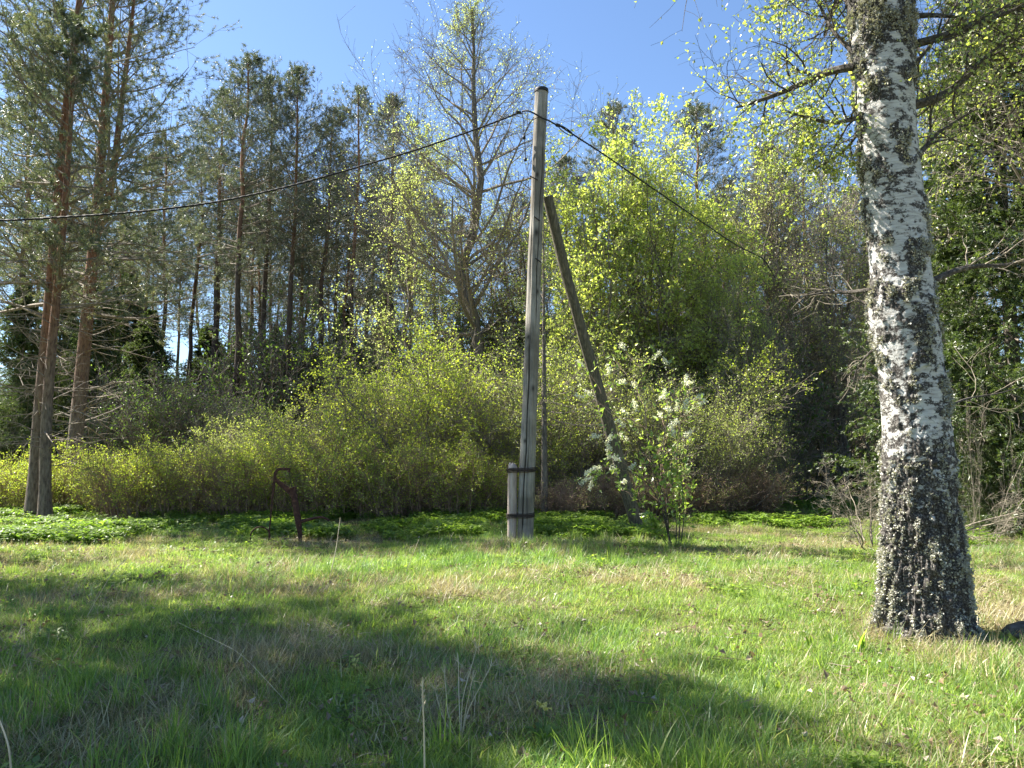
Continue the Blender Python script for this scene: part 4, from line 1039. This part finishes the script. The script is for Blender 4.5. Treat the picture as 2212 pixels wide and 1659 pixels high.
# left span: parabola in a vertical plane
p0 = at(1122, 243, PY-.05); pl = [p0]
tgt = [(1060, 268), (1000, 289), (900, 324), (800, 353), (700, 382), (620, 404), (500, 431), (400, 447), (250, 462), (120, 470), (0, 478)]
for i, (px, py) in enumerate(tgt): pl.append(at(px, py, PY-(1122-px)/1122*1.9))
e = pl[-1]; v = pl[-1]-pl[-2]
for k in range(1, 8): pl.append(np.array([e[0]-k*2.0, e[1]-k*.45, e[2]-.10*k+.035*k*k]))
cable('power_cable', pl, 'black twisted overhead cable sagging from the pole to the left edge', K=420)
fe = pl[-1]
# loop fitting and right span
cl = [at(1207, 270, PY), at(1240, 292, PY+.3), at(1300, 330, PY+1.2), at(1400, 400, PY+2.7), at(1500, 468, PY+4.3), at(1590, 530, PY+6), at(1650, 558, PY+7.4)]
e = cl[-1]; cl += [e+np.array([2., 4.2, .1]), e+np.array([5, 9., .9])]
cable('power_cable', cl, 'black twisted overhead cable running down from the pole to the right behind the maples', K=300, tw=.3)
g = Geo(); ctr = at(1222, 280, PY+.1)
dv = norm(at(1245, 296, PY+.35)-at(1205, 270, PY)); up_ = norm(np.cross(dv, [0, 1., 0]))
tt = np.linspace(0, 2*PI, 33); lp = at(1222, 283, PY+.15)+np.outer(np.cos(tt)*.20, dv)+np.outer(np.sin(tt)*.045, up_)+np.array([0, -.02, 0])
tubes(g, lp-ctr, np.full(33, .009), s=6)
o = g.build('cable_loop', M['black'], smooth=True); o.location = ctr; tag(o, 'black cable end loop hooked beside the pole top, at the start of the right cable', 'cable loop')

# ------------------------------------------------------------------ old hand pump and hoop
def pump():
    Y = 12.95; b = at(0, 977, Y)*0+np.array([gx(751*1.0, Y), Y, 0])
    cpx = (620+960/7.21)/1.1573; b = np.array([gx(cpx, Y), Y, 0]); root = empty('hand_pump', b)
    S = Y/FPX/1.1573/7.21
    def q(x, y, dy=0): return np.array([(x-960)*S, dy, (1440-y)*S])
    def box(g, pts, wds, th):
        """flat bar through pts with widths in the picture plane and depth th"""
        pts = np.asarray(pts); T = norm(np.gradient(pts, axis=0)); N_ = np.stack([T[:, 2], 0*T[:, 0], -T[:, 0]], -1); k = len(pts)
        V = []
        for p, n_, w_, t_ in zip(pts, N_, wds, th if np.ndim(th) else [th]*k):
            V += [p-n_*w_/2-[0, t_/2, 0], p+n_*w_/2-[0, t_/2, 0], p+n_*w_/2+[0, t_/2, 0], p-n_*w_/2+[0, t_/2, 0]]
        Q = [(4*i+a, 4*i+(a+1) % 4, 4*i+4+(a+1) % 4, 4*i+4+a) for i in range(k-1) for a in range(4)]+[(3, 2, 1, 0), (4*k-4, 4*k-3, 4*k-2, 4*k-1)]
        g.add(np.array(V), Q)
    def fin(o, w_=.004):
        m = o.modifiers.new('bevel', 'BEVEL'); m.width = w_; m.segments = 2; return o
    g = Geo(); g2 = [q(985, 1500), q(975, 1350), q(945, 1150), q(915, 1000), q(885, 800), q(840, 620), q(826, 520)]
    K = 7; tubes(g, np.array(g2), np.array([.032, .035, .054, .056, .055, .056, .055]), s=18, cap=True); g.build('pump_column', M['rust'], root, smooth=False)
    g = Geo(); tubes(g, np.array([q(828, 545), q(825, 530), q(824, 512), q(823, 508)]), np.array([.058, .066, .066, .05]), s=18, cap=True); g.build('collar', M['rust'], root)
    g = Geo(); sp_ = smooth_path([q(965, 1120), q(1050, 1098), q(1150, 1078), q(1260, 1048), q(1350, 1038), q(1420, 1052), q(1490, 1105)], 16)
    tubes(g, sp_, np.linspace(.033, .014, 16), s=12, cap=True); g.build('spout', M['rust'], root, smooth=True)
    g = Geo(); box(g, [q(810, 640), q(780, 590), q(640, 480), q(510, 375)], [.085, .10, .085, .06], .028); fin(g.build('fulcrum_arm', M['rust'], root))
    g = Geo(); box(g, [q(428, 1470, -.03), q(440, 1250, -.03), q(462, 900, -.03), q(480, 600, -.03), q(497, 400, -.03)], [.018, .022, .026, .036, .05], .02); fin(g.build('lever_rod', M['rust'], root))
    g = Geo(); hp = smooth_path([q(503, 430, -.02), q(505, 330, -.02), q(508, 270, -.02), q(530, 215, -.02), q(575, 190, -.02), q(640, 183, -.02), q(770, 190, -.02)], 18)
    box(g, hp, np.linspace(.050, .042, 18), .035); fin(g.build('handle', M['rust'], root))
    g = Geo(); box(g, [q(755, 170, -.02), q(757, 250, -.02)], [.045, .035], .05); fin(g.build('handle_joint', M['rust'], root))
    g = Geo(); tubes(g, np.array([q(757, 240, -.015), q(780, 380, -.01), q(808, 525, 0)]), np.full(3, .005), s=6); g.build('pump_rod', M['band'], root)
    tag(root, 'rusty old iron hand pump with curved handle and side spout before the bushes', 'water pump')
    hb = b+q(285, 1375, -.05); g = Geo(); t = np.linspace(0, 2*PI, 49)
    P = np.stack([.155*np.cos(t)*1.0, .04*np.cos(t), .165*np.sin(t)], -1); tubes(g, P, np.full(49, .012), s=8)
    o = g.build('iron_hoop', M['rust'], smooth=True); o.location = hb; tag(o, 'rusty round iron hoop half sunk in grass at the foot of the pump lever', 'hoop')
pump()

# ------------------------------------------------------------------ flowering bird cherry
def cherry():
    Y = 12.1; rng = np.random.default_rng(701); base = at(1440, 1180, Y); base[2] = 0; root = empty('flowering_shrub', base)
    def pth(pts, dy=0): return smooth_path([at(px, py, Y+dy*i/len(pts))-base for i, (px, py) in enumerate(pts)], 12)
    st = [pth([(1452, 1185), (1428, 1090), (1405, 1000), (1395, 900), (1382, 790)], .2), pth([(1448, 1185), (1430, 1050), (1380, 960), (1320, 890), (1298, 850)], -.3),
          pth([(1446, 1185), (1440, 1060), (1430, 960), (1450, 870), (1462, 830)], .4), pth([(1466, 1185), (1470, 1090), (1460, 1000), (1470, 900), (1480, 880)], -.1),
          pth([(1450, 1185), (1425, 1080), (1390, 1030), (1330, 1005), (1285, 1000)], -.2), pth([(1470, 1180), (1478, 1120), (1475, 1060), (1470, 1010)], -.3),
          pth([(1460, 1180), (1462, 1130), (1455, 1080), (1450, 1000)], -.3), pth([(1448, 1180), (1420, 1140), (1400, 1120)], -.3),
          pth([(1442, 1180), (1400, 1110), (1350, 1040), (1310, 1020)], 0.2)]
    P = np.stack(st); Rr = np.stack([np.linspace(r, .004, 12) for r in (.016, .012, .013, .011, .009, .010, .009, .007, .007)])
    g = Geo(); tubes(g, P, Rr, s=6); g.build('stems', M['limb'], root, smooth=True)
    gc = Geo(); B1, R1, _ = spawn(rng, P, Rr, 16, .2, 1, .8, .18, K=5, up=.03, wob=.14, rr=.5); R1 = np.clip(R1, .0025, .005); tubes(gc, B1, R1, s=4, mat=0)
    B2, R2, _ = spawn(rng, B1, R1, 3, .2, 1, .7, .5, K=4, up=.03, wob=.15, rr=.6); tubes(gc, B2, np.clip(R2, .0018, .003), s=3, mat=0)
    c, tn = sample(rng, B2, 4, .2, 1); k = rng.random(len(c)) < .58; leaves(gc, rng, c[k], tn[k], .085, mat=1, aspect=.52, spread=.9)
    c, tn = sample(rng, P[5:8], 38, .25, 1); leaves(gc, rng, c, tn, .08, mat=1, aspect=.6, spread=1.2, jit=.03)
    gc.build('foliage', [M['twig_brown'], M['leaf_cherry']], root)
    # flower spikes: on the upper twigs
    tips = B1[:, -1]; dr = norm(B1[:, -1]-B1[:, -2]); hz = tips[:, 2]; left = tips[:, 0] < -.55
    k = ((hz > 1.75) | (left & (hz > 1.0))) & (rng.random(len(tips)) < .85)
    tips = tips[k]; dr = norm(dr[k]+[0, 0, -.15]); gf = Geo(); n = len(tips); mm = 70
    s = rng.random((n, mm)); c = tips[:, None]+dr[:, None]*(s*.16)[..., None]+rng.normal(size=(n, mm, 3))*.018
    leaves(gf, rng, c.reshape(-1, 3), norm(rng.normal(size=(n*mm, 3))), .026, mat=0, aspect=1, spread=1)
    gf.build('blossom', M['flower'], root)
    tag(root, 'young flowering shrub with white blossom spikes and fresh leaves in front of the brace', 'flowering shrub')
cherry()

# ------------------------------------------------------------------ small things
def gpt(px, py): 
    Y = CAM_Z*FPX/(py-977); return np.array([(px-1106)/FPX*Y, Y, 0])
def stalk(name, ptsx, r, label, head=None, mat='thatch_stem', cat='dry stalk'):
    b = np.asarray(ptsx[0], float); P = smooth_path(np.asarray(ptsx)-b, 16); g = Geo(); rad = np.linspace(r, r*.6, 16)
    tubes(g, P, rad, s=6)
    if head:
        rng = np.random.default_rng(5); c, tn = sample(rng, P[None], 40, .84, 1.)
        leaves(g, rng, c, tn, head, mat=0, aspect=.3, spread=.25)
    o = g.build(name, M[mat], smooth=True); o.location = b; tag(o, label, cat); return o
M['thatch_stem'] = barkmat('straw', [(.3, (.40, .33, .20)), (.7, (.62, .55, .38))], bump=0)
b = gpt(920, 1740); b = np.array([at(918, 1700, 3.0)[0], 3.0, -.02])
stalk('dry_stalk', [b, at(917, 1600, 3.0), at(912, 1472, 3.0)], .0045, 'tall straight pale dry stalk standing in the front middle of the meadow', head=.018)
stalk('dry_stalk', [at(45, 1700, 2.9)*[1, 1, 0], at(20, 1610, 2.95), at(-2, 1555, 3.0)], .005, 'leaning pale dry stalk at the bottom left corner')
stalk('dry_stalk', [gpt(640, 1500), at(520, 1410, 4.6), at(385, 1345, 4.9)], .0016, 'long pale dry stalk lying slanted over the shaded grass at left')
stalk('dry_stalk', [gpt(720, 1240), at(727, 1180, 9.3), at(735, 1118, 9.35)], .006, 'upright dry stalk right of the pump spout')
stalk('dry_stalk', [gpt(880, 1235), at(893, 1195, 9.2), at(905, 1165, 9.2)], .005, 'short dry stalk in the sunny grass between pump and pole')
stalk('dry_stalk', [gpt(205, 1330), at(240, 1240, 6.6), at(275, 1205, 6.8)], .004, 'slanting dry stalk in the sunny grass under the left pines')
def umbel():
    rng = np.random.default_rng(9); b = gpt(1000, 1580); g = Geo()
    tips = [at(960, 1455, 4.1), at(990, 1430, 4.2), at(1030, 1400, 4.1), at(1060, 1440, 4.0), at(940, 1490, 4.0), at(1020, 1470, 3.9)]
    for t_ in tips:
        P = smooth_path([b-b, (t_-b)*.5+rng.normal(size=3)*.03, t_-b], 10); tubes(g, P, np.linspace(.0028, .0016, 10), s=5)
        for k in range(7):
            d = norm(norm(t_-b)+rng.normal(size=3)*.6)*.05; tubes(g, np.array([t_-b, t_-b+d]), np.array([.0012, .0008]), s=3)
    o = g.build('dead_umbel_plant', M['thatch_stem']); o.location = b; tag(o, 'spindly dead umbel stems in the shadow left of centre front', 'dry plant')
umbel()
def broadleaf(px, py, n, h, label):
    rng = np.random.default_rng(int(px)); b = gpt(px, py); g = Geo()
    for k in range(n):
        a = rng.random()*6.28; ln = h*(.7+.5*rng.random()); K = 7; t = np.linspace(0, 1, K); off = rng.normal(size=2)*.03
        c = np.stack([off[0]+np.cos(a)*ln*.35*t**1.5, off[1]+np.sin(a)*ln*.35*t**1.5, ln*t*.95], -1); wd = .045*np.sin(np.clip(t*.95+.05, 0, 1)*PI)**.8*h/.2
        sd = np.array([-math.sin(a), math.cos(a), 0]); nf = np.array([math.cos(a), math.sin(a), 0])
        V = np.stack([c-sd*wd[:, None]*.5-nf*wd[:, None]*.2, c, c+sd*wd[:, None]*.5-nf*wd[:, None]*.2], 1).reshape(-1, 3)
        Q = [(3*i+j, 3*i+j+1, 3*i+4+j, 3*i+3+j) for i in range(K-1) for j in (0, 1)]; g.add(V, Q, rnd=np.full(len(V), rng.random()))
    o = g.build('broadleaf_plant', M['herb'], smooth=True); o.location = (b[0], b[1], float(gz(b[0], b[1]))); tag(o, label, 'plant'); return o
broadleaf(1835, 1392, 5, .20, 'broad-leaved green shoots standing closest to the birch foot')
broadleaf(1785, 1380, 4, .15, 'small broad-leaved shoots a little left of the biggest leafy clump by the birch')
broadleaf(1735, 1385, 4, .12, 'lowest broad-leaved shoots farthest from the birch foot')
broadleaf(1650, 1470, 4, .13, 'lone broad-leaved shoots in the sunny grass at the shadow edge')
def cowslip(px, py, label):
    rng = np.random.default_rng(int(px)+1); b = gpt(px, py); z0 = float(gz(b[0], b[1])); root = empty('cowslip', (b[0], b[1], z0)); g = Geo(); gf = Geo(); gs = Geo()
    for k in range(7):
        a = k*.9+rng.random()*.4; ln = .11+.05*rng.random(); t = np.linspace(0, 1, 6)
        c = np.stack([np.cos(a)*ln*t, np.sin(a)*ln*t, .09*np.sin(t*2.2)], -1); wd = .045*np.sin(np.clip(t*.9+.1, 0, 1)*PI); sd = np.array([-math.sin(a), math.cos(a), 0])
        V = np.stack([c-sd*wd[:, None]*.5+[0, 0, .006], c, c+sd*wd[:, None]*.5+[0, 0, .006]], 1).reshape(-1, 3)
        g.add(V, [(3*i+j, 3*i+j+1, 3*i+4+j, 3*i+3+j) for i in range(5) for j in (0, 1)], rnd=np.full(18, rng.random()))
    g.build('leaves', M['herb'], root, smooth=True)
    for k in range(3):
        tip = np.array([rng.normal()*.03, rng.normal()*.03, .20+.06*rng.random()]); tubes(gs, smooth_path([[0, 0, 0], tip*[.3, .3, .6], tip], 8), np.full(8, .002), s=5)
        for j in range(7):
            d = norm(rng.normal(size=3)*[1, 1, .3]+[0, 0, -.2]); c0 = tip+d*.008; tubes(gf, np.array([c0, c0+d*.012, c0+d*.024, c0+d*.03]), np.array([.002, .004, .005, .010]), s=6)
    gs.build('stems', M['herb'], root); gf.build('flowers', M['cowslip'], root); root.scale = (.75,)*3; tag(root, label, 'flower')
M['cowslip'] = leafmat('pale_yellow_petals', [(0, (.60, .55, .16)), (1, (.75, .70, .32))], trans=.35, tcol=1.)
cowslip(1172, 1590, 'pale yellow cowslip flowering in the shaded grass near the bottom centre')
def hummock():  # made-up low lump standing in for a patch of dark shade and leaf litter
    b = gpt(2190, 1362); rng = np.random.default_rng(4)
    u = np.linspace(0, 2*PI, 48, endpoint=False); v = np.linspace(0, PI, 26); Vv, U = np.meshgrid(v, u, indexing='ij')
    d = np.stack([np.sin(Vv)*np.cos(U), np.sin(Vv)*np.sin(U), np.cos(Vv)], -1); r = .75+.5*fbm(d*1.6+4, 4, 3)
    P = d*r[..., None]*np.array([.27, .22, .075]); i = np.arange(26*48).reshape(26, 48); j = np.roll(i, -1, 1)
    g = Geo(); g.add(P.reshape(-1, 3), np.stack([i[:-1], i[1:], j[1:], j[:-1]], -1).reshape(-1, 4))
    o = g.build('hummock', M['shade_litter'], smooth=True); o.location = (b[0]+.1, b[1], .03); tag(o, 'low brown-grey stone standing in for dark shade and leaf litter right of the birch foot', 'hummock')
hummock()
